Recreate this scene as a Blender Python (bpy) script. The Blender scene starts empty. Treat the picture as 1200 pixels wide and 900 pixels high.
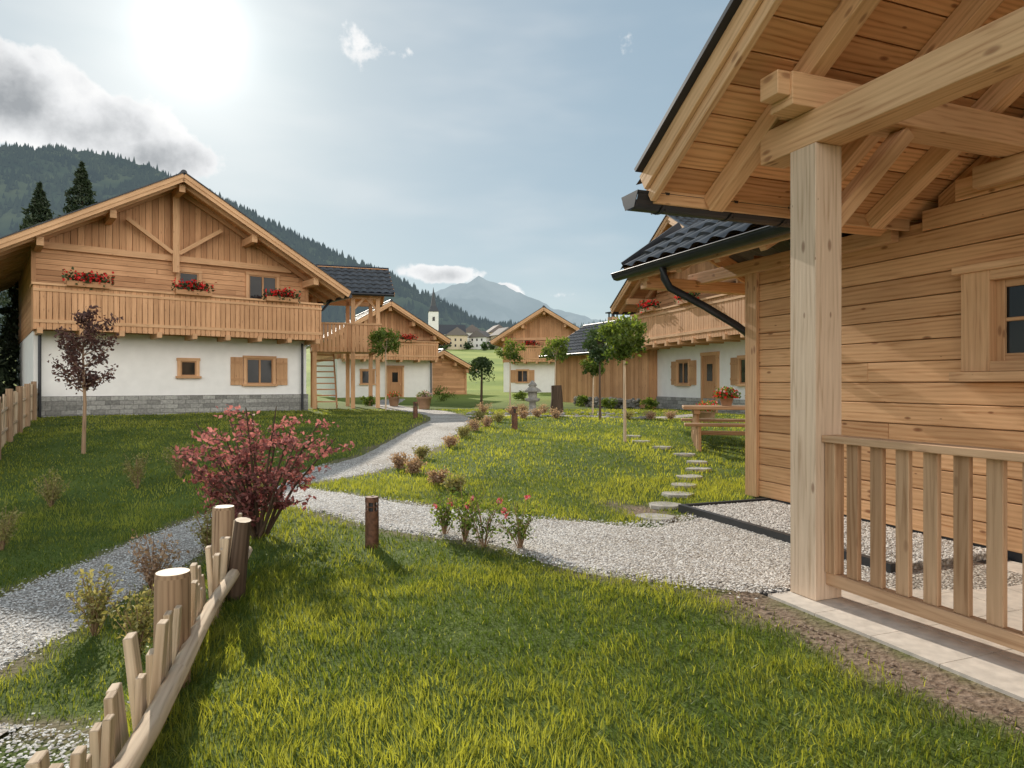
import bpy, math, random
import numpy as np
from mathutils import Vector, Matrix
random.seed(7); rng=np.random.default_rng(7)
scene=bpy.context.scene
scene.view_settings.view_transform='Standard'
try: scene.view_settings.look='None'
except Exception: pass
scene.view_settings.exposure=0

SUN_AZ=math.radians(-25); SUN_EL=math.radians(25)
SUN=Vector((math.sin(SUN_AZ)*math.cos(SUN_EL), math.cos(SUN_AZ)*math.cos(SUN_EL), math.sin(SUN_EL)))

# ------------------------------------------------------------------ helpers
def ss(a,b,x):
    t=np.clip((np.asarray(x,dtype=float)-a)/(b-a),0,1); return t*t*(3-2*t)

def vnoise(x,y,seed=0):
    x=np.asarray(x,float); y=np.asarray(y,float)
    xi=np.floor(x); yi=np.floor(y); fx=x-xi; fy=y-yi
    def hsh(a,b):
        v=np.sin(a*127.1+b*311.7+seed*74.7)*43758.5453
        return v-np.floor(v)
    fx=fx*fx*(3-2*fx); fy=fy*fy*(3-2*fy)
    return (hsh(xi,yi)*(1-fx)*(1-fy)+hsh(xi+1,yi)*fx*(1-fy)+hsh(xi,yi+1)*(1-fx)*fy+hsh(xi+1,yi+1)*fx*fy)
def fbm(x,y,o=5,seed=0):
    s=0;a=.5
    for i in range(o):
        s=s+a*(vnoise(x,y,seed+i)-.5); x=x*2.03+3.1; y=y*2.03+1.7; a*=.5
    return s

def H(x,y):
    x=np.asarray(x,float); y=np.asarray(y,float)
    h=.38*ss(5,22,y)+.42*ss(24,60,y)+.068*np.clip(y-75,0,330)+.02*np.clip(y-405,0,600)
    xf=-1.25-.25*(np.clip(y,0,9)-2.2)
    h=h-.5*ss(0,.75,xf-x)*(1-ss(6.5,15,y))
    h=h+.035*np.sin(x*.9+.4)*np.sin(y*.7)*ss(5.5,8,y)*(1-ss(1.5,2.6,x)*(1-ss(9,10,y)))
    h=h+.25*ss(8,16,y)*(1-ss(17,24,y))*np.exp(-((x-1.0)/4.0)**2)*.5
    return h
def hz(x,y): return float(H(x,y))

# paths : (x,y,width)
P_MAIN=[(-4.3,0,1.2),(-4.15,2.5,1.2),(-4.0,4.2,1.2),(-3.95,5.3,1.2),(-3.98,6.6,1.15),(-3.85,8,1.1),(-3.45,9.1,1.1),(-2.75,10.1,1.15),(-2.15,11.7,1.2),(-1.85,14,1.25),(-1.7,16.8,1.25),(-1.75,19.5,1.25),(-2.3,22.5,1.2),(-3.4,25.5,1.3),(-4.8,28.2,1.3),(-6,32,1.3),(-6.6,38,1.4)]
P_CROSS=[(-3.3,8.75,.8),(-2.6,8.2,.85),(-1.9,7.65,.9),(-.9,6.95,1.1),(.16,6.45,1.3),(1.05,5.85,1.9),(1.8,5.75,2.5),(2.6,5.9,3.0),(3.4,6.1,3.0)]
P_LOW=[(-2.75,2.9,1.75),(-3.1,2.9,1.8),(-3.6,2.8,1.9),(-4.2,2.8,1.9)]
P_GARD=[(-1.5,21.5,.7),(.5,20.0,.6),(2.2,19.6,.6),(4.2,20.4,.7),(6.3,22.5,.9)]
PATHS=[P_MAIN,P_CROSS,P_LOW,P_GARD]
def path_sd(x,y):
    x=np.asarray(x,float); y=np.asarray(y,float)
    best=np.full(x.shape,1e9)
    for P in PATHS:
        for a,b in zip(P[:-1],P[1:]):
            dx,dy=b[0]-a[0],b[1]-a[1]
            t=np.clip(((x-a[0])*dx+(y-a[1])*dy)/(dx*dx+dy*dy),0,1)
            d=np.hypot(x-a[0]-t*dx,y-a[1]-t*dy)-(a[2]+(b[2]-a[2])*t)/2
            best=np.minimum(best,d)
    return best
# near house local frame
EU=(.358,-.934); EO=(2.89,8.1)
def e_tq(x,y):
    dx=np.asarray(x)-EO[0]; dy=np.asarray(y)-EO[1]
    return dx*EU[0]+dy*EU[1], -(dx*.934+dy*.358)

# ------------------------------------------------------------------ materials
def mat_base(name):
    m=bpy.data.materials.new(name); m.use_nodes=True
    nt=m.node_tree; b=nt.nodes['Principled BSDF']
    return m,nt,b
def N(nt,t,**k):
    n=nt.nodes.new(t)
    for a,v in k.items():
        if a in n.inputs: n.inputs[a].default_value=v
        else: setattr(n,a,v)
    return n
def ramp(nt,stops):
    r=nt.nodes.new('ShaderNodeValToRGB'); e=r.color_ramp.elements
    while len(e)<len(stops): e.new(.5)
    for i,(p,c) in enumerate(stops):
        e[i].position=p; e[i].color=(c[0],c[1],c[2],1)
    return r
def mixc(nt,fac,a,b,mode='MIX'):
    m=nt.nodes.new('ShaderNodeMix'); m.data_type='RGBA'; m.blend_type=mode
    for s,v in ((0,fac),(6,a),(7,b)):
        if isinstance(v,bpy.types.NodeSocket): nt.links.new(v,m.inputs[s])
        else: m.inputs[s].default_value=v if s==0 else (v[0],v[1],v[2],1)
    return m.outputs[2]
def bump(nt,b,h,strength,dist=.01):
    n=N(nt,'ShaderNodeBump'); n.inputs['Strength'].default_value=strength; n.inputs['Distance'].default_value=dist
    nt.links.new(h,n.inputs['Height']); nt.links.new(n.outputs[0],b.inputs['Normal'])

def wood(name,light,dark,knot=1.0,rough=.6,wave=.26,fine=True):
    m,nt,b=mat_base(name); L=nt.links
    uv=N(nt,'ShaderNodeUVMap'); 
    mp=N(nt,'ShaderNodeMapping'); mp.inputs['Scale'].default_value=(.7,11,1); L.new(uv.outputs[0],mp.inputs[0])
    n1=N(nt,'ShaderNodeTexNoise'); n1.noise_dimensions='2D'; n1.inputs['Scale'].default_value=2.2; n1.inputs['Detail'].default_value=4; n1.inputs['Distortion'].default_value=1.0
    L.new(mp.outputs[0],n1.inputs['Vector'])
    mp2=N(nt,'ShaderNodeMapping'); mp2.inputs['Scale'].default_value=(.45,4,1); L.new(uv.outputs[0],mp2.inputs[0])
    w=N(nt,'ShaderNodeTexWave'); w.bands_direction='Y'; w.inputs['Scale'].default_value=2.0; w.inputs['Distortion'].default_value=11; w.inputs['Detail'].default_value=2; w.inputs['Detail Scale'].default_value=.6
    L.new(mp2.outputs[0],w.inputs['Vector'])
    a=N(nt,'ShaderNodeMath',operation='MULTIPLY'); L.new(w.outputs['Fac'],a.inputs[0]); a.inputs[1].default_value=wave
    c=N(nt,'ShaderNodeMath',operation='MULTIPLY_ADD'); L.new(n1.outputs[0],c.inputs[0]); c.inputs[1].default_value=.72; L.new(a.outputs[0],c.inputs[2])
    if fine:
        mp3=N(nt,'ShaderNodeMapping'); mp3.inputs['Scale'].default_value=(4,150,1); L.new(uv.outputs[0],mp3.inputs[0])
        n3=N(nt,'ShaderNodeTexNoise'); n3.noise_dimensions='2D'; n3.inputs['Scale'].default_value=1; n3.inputs['Detail'].default_value=2; L.new(mp3.outputs[0],n3.inputs['Vector'])
        d=N(nt,'ShaderNodeMath',operation='MULTIPLY_ADD'); L.new(n3.outputs[0],d.inputs[0]); d.inputs[1].default_value=.22; L.new(c.outputs[0],d.inputs[2])
    else:
        d=N(nt,'ShaderNodeMath',operation='ADD'); L.new(c.outputs[0],d.inputs[0]); d.inputs[1].default_value=.11
    mid=[(l*.62+k*.38) for l,k in zip(light,dark)]
    r=ramp(nt,[(.30,dark),(.50,mid),(.80,light)]); L.new(d.outputs[0],r.inputs[0])
    col=r.outputs[0]
    mk=N(nt,'ShaderNodeMapping'); mk.inputs['Scale'].default_value=(2.6,6.5,1); L.new(uv.outputs[0],mk.inputs[0])
    v=N(nt,'ShaderNodeTexVoronoi'); v.voronoi_dimensions='2D'; v.inputs['Scale'].default_value=1; L.new(mk.outputs[0],v.inputs['Vector'])
    # only some cells carry a knot, of differing size
    sc=N(nt,'ShaderNodeSeparateColor'); L.new(v.outputs['Color'],sc.inputs[0])
    kt=N(nt,'ShaderNodeMapRange'); L.new(sc.outputs[0],kt.inputs[0]); kt.inputs[1].default_value=.6; kt.inputs[2].default_value=1.0; kt.inputs[3].default_value=.004; kt.inputs[4].default_value=.16
    dv=N(nt,'ShaderNodeMath',operation='DIVIDE'); L.new(v.outputs['Distance'],dv.inputs[0]); L.new(kt.outputs[0],dv.inputs[1])
    kr=ramp(nt,[(.0,(1,1,1)),(.55,(.8,.8,.8)),(1,(0,0,0))]); L.new(dv.outputs[0],kr.inputs[0])
    km=N(nt,'ShaderNodeMath',operation='MULTIPLY'); L.new(kr.outputs[0],km.inputs[0]); km.inputs[1].default_value=.85*knot
    col=mixc(nt,km.outputs[0],col,[dark[0]*.45,dark[1]*.32,dark[2]*.28])
    at=N(nt,'ShaderNodeAttribute'); at.attribute_name='tint'
    tr=ramp(nt,[(0,(.74,.68,.62)),(.5,(.95,.93,.90)),(1,(1.12,1.11,1.10))]); L.new(at.outputs['Fac'],tr.inputs[0])
    col=mixc(nt,1.0,col,tr.outputs[0],'MULTIPLY')
    tc=N(nt,'ShaderNodeTexCoord'); ns=N(nt,'ShaderNodeTexNoise'); ns.inputs['Scale'].default_value=.8; ns.inputs['Detail'].default_value=2
    L.new(tc.outputs['Object'],ns.inputs['Vector']); sr=ramp(nt,[(.35,(.82,.80,.78)),(.6,(1,1,1))]); L.new(ns.outputs[0],sr.inputs[0])
    col=mixc(nt,.8,col,sr.outputs[0],'MULTIPLY')
    L.new(col,b.inputs['Base Color']); b.inputs['Roughness'].default_value=rough; b.inputs['Specular IOR Level'].default_value=.25
    if fine: bump(nt,b,d.outputs[0],.3,.005)
    return m
W_WALL=wood('larch_boards',(.82,.50,.27),(.50,.24,.10))
W_SOFF=wood('larch_soffit',(.80,.45,.225),(.44,.19,.07),wave=.40)
W_SOFFAR=wood('larch_soffit_far',(.76,.43,.22),(.42,.18,.07),fine=False)
W_BEAM=wood('larch_beam',(.80,.52,.30),(.52,.28,.14),knot=.8,wave=.2)
W_BEAMF=wood('larch_beam_far',(.76,.48,.28),(.48,.26,.125),knot=.5,wave=.2,fine=False)
W_POST=wood('weathered_post',(.76,.60,.46),(.50,.36,.25),knot=.9,wave=.16)
W_RAIL=wood('larch_railing',(.66,.44,.28),(.38,.22,.12),knot=.5,wave=.12)
W_FAR =wood('larch_facade',(.70,.41,.225),(.42,.21,.10),knot=.5,fine=False)
W_TABLE=wood('outdoor_table_wood',(.56,.36,.21),(.28,.16,.085),knot=.4)
W_FENCE=wood('split_larch',(.70,.57,.42),(.34,.24,.16),knot=.3,rough=.8,wave=.2)
W_DARK=wood('dark_bark',(.13,.09,.065),(.04,.028,.02),knot=.2,rough=.9,fine=False)
W_BARK=wood('larch_bark',(.46,.32,.21),(.17,.105,.065),knot=.2,rough=.9)
W_END=wood('cut_log_end',(.50,.37,.23),(.36,.25,.14),knot=.1)

def simple(name,col,rough=.6,metal=0,var=.15,scale=6,bmp=.1,spec=.5,detail=3):
    m,nt,b=mat_base(name); L=nt.links
    tc=N(nt,'ShaderNodeTexCoord'); n=N(nt,'ShaderNodeTexNoise'); n.inputs['Scale'].default_value=scale; n.inputs['Detail'].default_value=detail
    L.new(tc.outputs['Object'],n.inputs['Vector'])
    r=ramp(nt,[(.3,[c*(1-var) for c in col]),(.7,[min(1,c*(1+var)) for c in col])]); L.new(n.outputs[0],r.inputs[0])
    L.new(r.outputs[0],b.inputs['Base Color']); b.inputs['Roughness'].default_value=rough; b.inputs['Metallic'].default_value=metal
    b.inputs['Specular IOR Level'].default_value=spec
    if bmp: bump(nt,b,n.outputs[0],bmp,.02)
    return m
PLASTER=simple('white_plaster',(.87,.865,.85),.85,0,.04,3,.15)
METAL=simple('dark_gutter_metal',(.035,.038,.045),.35,.5,.2,5,.02)
PLINTH=simple('black_plinth',(.03,.032,.036),.5)
RUST=simple('corten_steel',(.15,.07,.04),.7,.2,.5,25,.2)
CONC=simple('deck_concrete',(.62,.56,.49),.8,0,.14,14,.15)
STONE=simple('grey_stone',(.26,.25,.23),.85,0,.3,12,.5)
SLATE=simple('step_stone',(.38,.36,.32),.8,0,.3,9,.4)
TERRA=simple('flower_pot',(.33,.20,.12),.7)
TILE=simple('dark_roof_tile',(.065,.07,.078),.5,0,.35,4,.15,.35)
def glass():
    m,nt,b=mat_base('window_glass'); b.inputs['Roughness'].default_value=.06
    b.inputs['Specular IOR Level'].default_value=.35
    tc=N(nt,'ShaderNodeTexCoord'); n=N(nt,'ShaderNodeTexNoise'); n.inputs['Scale'].default_value=1.5
    nt.links.new(tc.outputs['Object'],n.inputs['Vector']); r=ramp(nt,[(.35,(.008,.009,.010)),(.7,(.03,.03,.028))]); nt.links.new(n.outputs[0],r.inputs[0])
    nt.links.new(r.outputs[0],b.inputs['Base Color']); return m
GLASS=glass()
def stonewall():
    m,nt,b=mat_base('stone_masonry'); L=nt.links
    uv=N(nt,'ShaderNodeUVMap'); ns=N(nt,'ShaderNodeTexNoise'); ns.inputs['Scale'].default_value=3
    L.new(uv.outputs[0],ns.inputs['Vector'])
    mp=mixc(nt,.04,uv.outputs[0],ns.outputs['Color'])
    br=N(nt,'ShaderNodeTexBrick'); br.inputs['Scale'].default_value=1; br.inputs['Brick Width'].default_value=.38; br.inputs['Row Height'].default_value=.14; br.inputs['Mortar Size'].default_value=.008; br.offset=.37
    br.inputs['Color1'].default_value=(.22,.22,.21,1); br.inputs['Color2'].default_value=(.46,.46,.44,1); br.inputs['Mortar'].default_value=(.18,.175,.17,1)
    L.new(mp,br.inputs['Vector'])
    n2=N(nt,'ShaderNodeTexNoise'); n2.inputs['Scale'].default_value=14; n2.inputs['Detail'].default_value=4; L.new(uv.outputs[0],n2.inputs['Vector'])
    r=ramp(nt,[(.3,(.65,.65,.65)),(.7,(1.15,1.13,1.1))]); L.new(n2.outputs[0],r.inputs[0])
    c=mixc(nt,1,br.outputs['Color'],r.outputs[0],'MULTIPLY'); L.new(c,b.inputs['Base Color']); b.inputs['Roughness'].default_value=.85
    bump(nt,b,c,.6,.02); return m
MASON=stonewall()
def leafmat(name,c0,c1,trans=.45,tcol=None):
    m=bpy.data.materials.new(name); m.use_nodes=True; nt=m.node_tree; nt.nodes.clear(); L=nt.links
    at=N(nt,'ShaderNodeAttribute'); at.attribute_name='tint'
    r=ramp(nt,[(0,c0),(1,c1)]); L.new(at.outputs['Fac'],r.inputs[0])
    p=N(nt,'ShaderNodeBsdfDiffuse'); L.new(r.outputs[0],p.inputs[0])
    gl=N(nt,'ShaderNodeBsdfGlossy'); gl.inputs['Roughness'].default_value=.45; gl.inputs[0].default_value=(.9,.95,.85,1)
    m1=N(nt,'ShaderNodeMixShader'); m1.inputs[0].default_value=.045; L.new(p.outputs[0],m1.inputs[1]); L.new(gl.outputs[0],m1.inputs[2])
    t=N(nt,'ShaderNodeBsdfTranslucent')
    k=tcol or (1.6,1.5,.9)
    tc=mixc(nt,1,r.outputs[0],k,'MULTIPLY'); L.new(tc,t.inputs[0])
    mx=N(nt,'ShaderNodeMixShader'); mx.inputs[0].default_value=trans; L.new(m1.outputs[0],mx.inputs[1]); L.new(t.outputs[0],mx.inputs[2])
    o=N(nt,'ShaderNodeOutputMaterial'); L.new(mx.outputs[0],o.inputs[0]); return m
GRASS=leafmat('grass_blades',(.062,.105,.018),(.33,.36,.075),.5,(1.8,1.6,.65))
LEAF=leafmat('green_leaves',(.05,.09,.018),(.18,.24,.045),.45,(1.7,1.6,.8))
LEAFD=leafmat('dark_leaves',(.025,.05,.018),(.065,.105,.035),.3)
LEAFR=leafmat('red_maple_leaves',(.14,.045,.045),(.52,.24,.22),.45,(1.5,1.15,1.05))
LEAFP=leafmat('purple_leaves',(.07,.035,.035),(.18,.09,.075),.35,(1.5,1.1,1.0))
LEAFB=leafmat('shrub_leaves',(.16,.16,.05),(.40,.36,.15),.35)
LEAFK=leafmat('pinkish_shrub_leaves',(.26,.16,.11),(.56,.40,.29),.35)
NEEDLE=leafmat('spruce_needles',(.014,.026,.014),(.045,.065,.032),.15)
REDF=leafmat('red_petals',(.60,.01,.015),(.90,.04,.04),.35,(1.1,1,1))
ROSEF=leafmat('rose_petals',(.62,.04,.07),(.88,.38,.40),.35,(1.1,1,1))
PINKF=leafmat('pink_petals',(.6,.25,.3),(.85,.6,.6),.3,(1.1,1,1))

def gravelmat():
    m,nt,b=mat_base('gravel'); L=nt.links
    tc=N(nt,'ShaderNodeTexCoord')
    v=N(nt,'ShaderNodeTexVoronoi'); v.inputs['Scale'].default_value=48; L.new(tc.outputs['Object'],v.inputs['Vector'])
    sx=N(nt,'ShaderNodeSeparateColor'); L.new(v.outputs['Color'],sx.inputs[0])
    r=ramp(nt,[(0,(.34,.31,.28)),(.5,(.58,.55,.51)),(1,(.80,.78,.74))]); L.new(sx.outputs[0],r.inputs[0])
    dr=ramp(nt,[(.0,(1,1,1)),(.45,(.9,.9,.9)),(.8,(.5,.48,.45))]); L.new(v.outputs['Distance'],dr.inputs[0])
    c=mixc(nt,1,r.outputs[0],dr.outputs[0],'MULTIPLY')
    n=N(nt,'ShaderNodeTexNoise'); n.inputs['Scale'].default_value=1.3; n.inputs['Detail'].default_value=4; L.new(tc.outputs['Object'],n.inputs['Vector'])
    nr=ramp(nt,[(.35,(.78,.74,.69)),(.65,(1.08,1.07,1.05))]); L.new(n.outputs[0],nr.inputs[0])
    c=mixc(nt,1,c,nr.outputs[0],'MULTIPLY')
    L.new(c,b.inputs['Base Color']); b.inputs['Roughness'].default_value=.85
    iv=N(nt,'ShaderNodeMath',operation='SUBTRACT'); iv.inputs[0].default_value=1; L.new(v.outputs['Distance'],iv.inputs[1])
    bump(nt,b,iv.outputs[0],.7,.02); return m
GRAVEL=gravelmat()
def pebmat():
    m,nt,b=mat_base('pebbles'); at=N(nt,'ShaderNodeAttribute'); at.attribute_name='tint'
    r=ramp(nt,[(0,(.32,.29,.26)),(.45,(.60,.57,.53)),(1,(.86,.84,.80))]); nt.links.new(at.outputs['Fac'],r.inputs[0]); nt.links.new(r.outputs[0],b.inputs['Base Color']); b.inputs['Roughness'].default_value=.8; return m
PEB=pebmat()
def groundmat():
    m,nt,b=mat_base('lawn_ground'); L=nt.links
    tc=N(nt,'ShaderNodeTexCoord')
    n=N(nt,'ShaderNodeTexNoise'); n.inputs['Scale'].default_value=.9; n.inputs['Detail'].default_value=5; L.new(tc.outputs['Object'],n.inputs['Vector'])
    n2=N(nt,'ShaderNodeTexNoise'); n2.inputs['Scale'].default_value=60; n2.inputs['Detail'].default_value=2; L.new(tc.outputs['Object'],n2.inputs['Vector'])
    r=ramp(nt,[(.3,(.07,.105,.025)),(.7,(.13,.175,.04))]); L.new(n.outputs[0],r.inputs[0])
    r2=ramp(nt,[(.3,(.6,.6,.55)),(.7,(1.3,1.3,1.2))]); L.new(n2.outputs[0],r2.inputs[0])
    c=mixc(nt,1,r.outputs[0],r2.outputs[0],'MULTIPLY')
    at=N(nt,'ShaderNodeAttribute'); at.attribute_name='meadow'
    n3=N(nt,'ShaderNodeTexNoise'); n3.inputs['Scale'].default_value=.05; n3.inputs['Detail'].default_value=5; L.new(tc.outputs['Object'],n3.inputs['Vector'])
    r3=ramp(nt,[(.35,(.17,.24,.05)),(.65,(.32,.37,.09))]); L.new(n3.outputs[0],r3.inputs[0])
    c=mixc(nt,at.outputs['Fac'],c,r3.outputs[0])
    ad=N(nt,'ShaderNodeAttribute'); ad.attribute_name='dirt'
    n4=N(nt,'ShaderNodeTexNoise'); n4.inputs['Scale'].default_value=25; n4.inputs['Detail'].default_value=4; L.new(tc.outputs['Object'],n4.inputs['Vector'])
    r4=ramp(nt,[(.3,(.15,.10,.07)),(.7,(.34,.26,.20))]); L.new(n4.outputs[0],r4.inputs[0])
    c=mixc(nt,ad.outputs['Fac'],c,r4.outputs[0])
    L.new(c,b.inputs['Base Color']); b.inputs['Roughness'].default_value=.9; b.inputs['Specular IOR Level'].default_value=.1
    bump(nt,b,n4.outputs[0],.8,.03); return m
GROUND=groundmat()
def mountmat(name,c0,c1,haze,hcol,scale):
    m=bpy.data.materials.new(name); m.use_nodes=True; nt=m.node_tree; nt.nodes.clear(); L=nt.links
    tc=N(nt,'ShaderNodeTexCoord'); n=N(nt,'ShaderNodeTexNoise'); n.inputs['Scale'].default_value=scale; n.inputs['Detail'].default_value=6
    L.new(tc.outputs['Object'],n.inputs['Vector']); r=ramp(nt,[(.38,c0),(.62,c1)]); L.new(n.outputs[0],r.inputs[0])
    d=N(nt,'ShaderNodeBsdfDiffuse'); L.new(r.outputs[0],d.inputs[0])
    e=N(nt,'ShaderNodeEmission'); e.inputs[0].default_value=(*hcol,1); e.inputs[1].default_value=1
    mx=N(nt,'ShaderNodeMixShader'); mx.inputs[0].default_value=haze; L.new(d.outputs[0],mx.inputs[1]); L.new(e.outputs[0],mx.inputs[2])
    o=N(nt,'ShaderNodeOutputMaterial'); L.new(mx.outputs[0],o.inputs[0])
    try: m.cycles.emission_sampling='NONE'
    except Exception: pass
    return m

# ------------------------------------------------------------------ mesh builder
LC=[(0,0,0),(1,0,0),(1,1,0),(0,1,0),(0,0,1),(1,0,1),(1,1,1),(0,1,1)]
FC=[((0,3,2,1),(0,1)),((4,5,6,7),(0,1)),((0,1,5,4),(0,2)),((1,2,6,5),(1,2)),((2,3,7,6),(0,2)),((3,0,4,7),(1,2))]
class MB:
    def __init__(s): s.v=[];s.f=[];s.uv=[];s.t=[];s.m=[];s.sm=[]
    def hexa(s,P,mat=0,tint=None):
        P=[Vector(p) for p in P]; l=[(P[1]-P[0]).length,(P[3]-P[0]).length,(P[4]-P[0]).length]
        lg=l.index(max(l)); b=len(s.v); s.v+=P; t=random.random() if tint is None else tint; s.t+=[t]*8
        ou,ov=random.uniform(0,50),random.uniform(0,50)
        for idx,ax in FC:
            a=lg if lg in ax else ax[0]; c=ax[1] if ax[0]==a else ax[0]
            s.f.append([b+i for i in idx]); s.m.append(mat); s.sm.append(False)
            for i in idx: s.uv.append((ou+LC[i][a]*l[a],ov+LC[i][c]*l[c]))
    def box(s,x0,x1,y0,y1,z0,z1,mat=0,tint=None):
        s.hexa([(x0,y0,z0),(x1,y0,z0),(x1,y1,z0),(x0,y1,z0),(x0,y0,z1),(x1,y0,z1),(x1,y1,z1),(x0,y1,z1)],mat,tint)
    def beam(s,p0,p1,w,h,mat=0,up=(0,0,1),tint=None,w1=None,h1=None):
        p0=Vector(p0);p1=Vector(p1); d=(p1-p0).normalized(); sd=d.cross(Vector(up)).normalized(); u=sd.cross(d).normalized()
        w1=w if w1 is None else w1; h1=h if h1 is None else h1
        q=[]
        for sgn in (-1,1):
            q+= [p0+sd*w/2+u*h/2*sgn, p1+sd*w1/2+u*h1/2*sgn, p1-sd*w1/2+u*h1/2*sgn, p0-sd*w/2+u*h/2*sgn]
        s.hexa(q,mat,tint)
    def tube(s,pts,rad,n=10,mat=0,cap=None,tint=None):
        pts=[Vector(p) for p in pts]
        if not isinstance(rad,(list,tuple)): rad=[rad]*len(pts)
        b=len(s.v); t=random.random() if tint is None else tint
        ref=Vector((0,0,1))
        L=[0]
        for i,p in enumerate(pts):
            d=(pts[min(i+1,len(pts)-1)]-pts[max(i-1,0)]).normalized()
            r=ref if abs(d.dot(ref))<.95 else Vector((1,0,0))
            a=d.cross(r).normalized(); c=d.cross(a).normalized()
            if i: L.append(L[-1]+(p-pts[i-1]).length)
            for k in range(n):
                an=2*math.pi*k/n; s.v.append(p+(a*math.cos(an)+c*math.sin(an))*rad[i]); s.t.append(t)
        ou=random.uniform(0,50)
        for i in range(len(pts)-1):
            for k in range(n):
                k2=(k+1)%n
                s.f.append([b+i*n+k,b+i*n+k2,b+(i+1)*n+k2,b+(i+1)*n+k]); s.m.append(mat); s.sm.append(True)
                pr=2*math.pi*rad[i]/n
                s.uv+=[(ou+L[i],k*pr),(ou+L[i],(k+1)*pr),(ou+L[i+1],(k+1)*pr),(ou+L[i+1],k*pr)]
        cm=mat if cap is None else cap
        for i,rev in ((0,False),(len(pts)-1,True)):
            bb=len(s.v)
            idx=[]
            for k in range(n): s.v.append(s.v[b+i*n+k].copy()); s.t.append(t); idx.append(bb+k)
            if rev: idx=idx[::-1]
            s.f.append(idx); s.m.append(cm); s.sm.append(False)
            for k in range(n): s.uv.append((ou+.3*math.cos(2*math.pi*k/n)*rad[i],.3*math.sin(2*math.pi*k/n)*rad[i]))
    def poly(s,pts,mat=0,tint=.5):
        b=len(s.v); s.v+=[Vector(p) for p in pts]; s.t+=[tint]*len(pts); s.f.append([b+i for i in range(len(pts))]); s.m.append(mat); s.sm.append(False)
        s.uv+=[(p[0]+p[1],p[2]) for p in pts]
    def lathe(s,c,prof,n=16,mat=0):
        s.tube([(c[0],c[1],c[2]+z) for z,r in prof],[r for z,r in prof],n,mat)
    def done(s,name,mats,parent=None,bev=0):
        me=bpy.data.meshes.new(name); me.from_pydata([tuple(v) for v in s.v],[],s.f)
        ul=me.uv_layers.new(name='UVMap'); ul.data.foreach_set('uv',np.array(s.uv,dtype=np.float32).ravel())
        at=me.attributes.new('tint','FLOAT','POINT'); at.data.foreach_set('value',np.array(s.t,dtype=np.float32))
        for m in mats: me.materials.append(m)
        me.polygons.foreach_set('material_index',np.array(s.m,dtype=np.int32)); me.polygons.foreach_set('use_smooth',np.array(s.sm))
        me.update(); o=bpy.data.objects.new(name,me); scene.collection.objects.link(o)
        if parent: o.parent=parent
        if bev:
            bm=o.modifiers.new('bevel','BEVEL'); bm.width=bev; bm.segments=1; bm.limit_method='ANGLE'
        return o
def empty(name,loc=(0,0,0),rot=0):
    e=bpy.data.objects.new(name,None); e.empty_display_size=.3; scene.collection.objects.link(e); e.location=loc; e.rotation_euler=(0,0,math.radians(rot)); return e
def arr_mesh(name,V,F,mats,tint=None,midx=None,parent=None,smooth=False,extra=None):
    V=np.asarray(V,np.float32); F=np.asarray(F,np.int32); k=F.shape[1]
    me=bpy.data.meshes.new(name); me.vertices.add(len(V)); me.vertices.foreach_set('co',V.ravel())
    me.loops.add(F.size); me.loops.foreach_set('vertex_index',F.ravel())
    me.polygons.add(len(F)); me.polygons.foreach_set('loop_start',np.arange(0,F.size,k,dtype=np.int32))
    try: me.polygons.foreach_set('loop_total',np.full(len(F),k,dtype=np.int32))
    except Exception: pass
    for m in mats: me.materials.append(m)
    if midx is not None: me.polygons.foreach_set('material_index',np.asarray(midx,np.int32))
    me.polygons.foreach_set('use_smooth',np.full(len(F),smooth))
    if tint is not None:
        at=me.attributes.new('tint','FLOAT','POINT'); at.data.foreach_set('value',np.asarray(tint,np.float32))
    for nme,val in (extra or {}).items():
        at=me.attributes.new(nme,'FLOAT','POINT'); at.data.foreach_set('value',np.asarray(val,np.float32))
    me.update(calc_edges=True); me.validate()
    o=bpy.data.objects.new(name,me); scene.collection.objects.link(o)
    if parent: o.parent=parent
    return o
def leaves(name,pos,size,mats,midx=None,parent=None,tint=None,asp=.55,upbias=0):
    pos=np.asarray(pos,float); n=len(pos)
    size=np.broadcast_to(np.asarray(size,float),(n,))[:,None]*rng.uniform(.7,1.3,(n,1))
    a=rng.normal(size=(n,3)); a[:,2]+=upbias; a/=np.linalg.norm(a,axis=1,keepdims=True)
    b=rng.normal(size=(n,3)); b=np.cross(a,b); b/=np.linalg.norm(b,axis=1,keepdims=True)
    nn=np.cross(a,b)
    V=np.stack([pos-a*size, pos+b*size*asp+nn*size*.18, pos+a*size, pos-b*size*asp+nn*size*.18],1).reshape(-1,3)
    F=np.arange(4*n).reshape(n,4)
    if tint is None: tint=rng.uniform(0,1,n)
    return arr_mesh(name,V,F,mats,np.repeat(tint,4),midx,parent)

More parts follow.
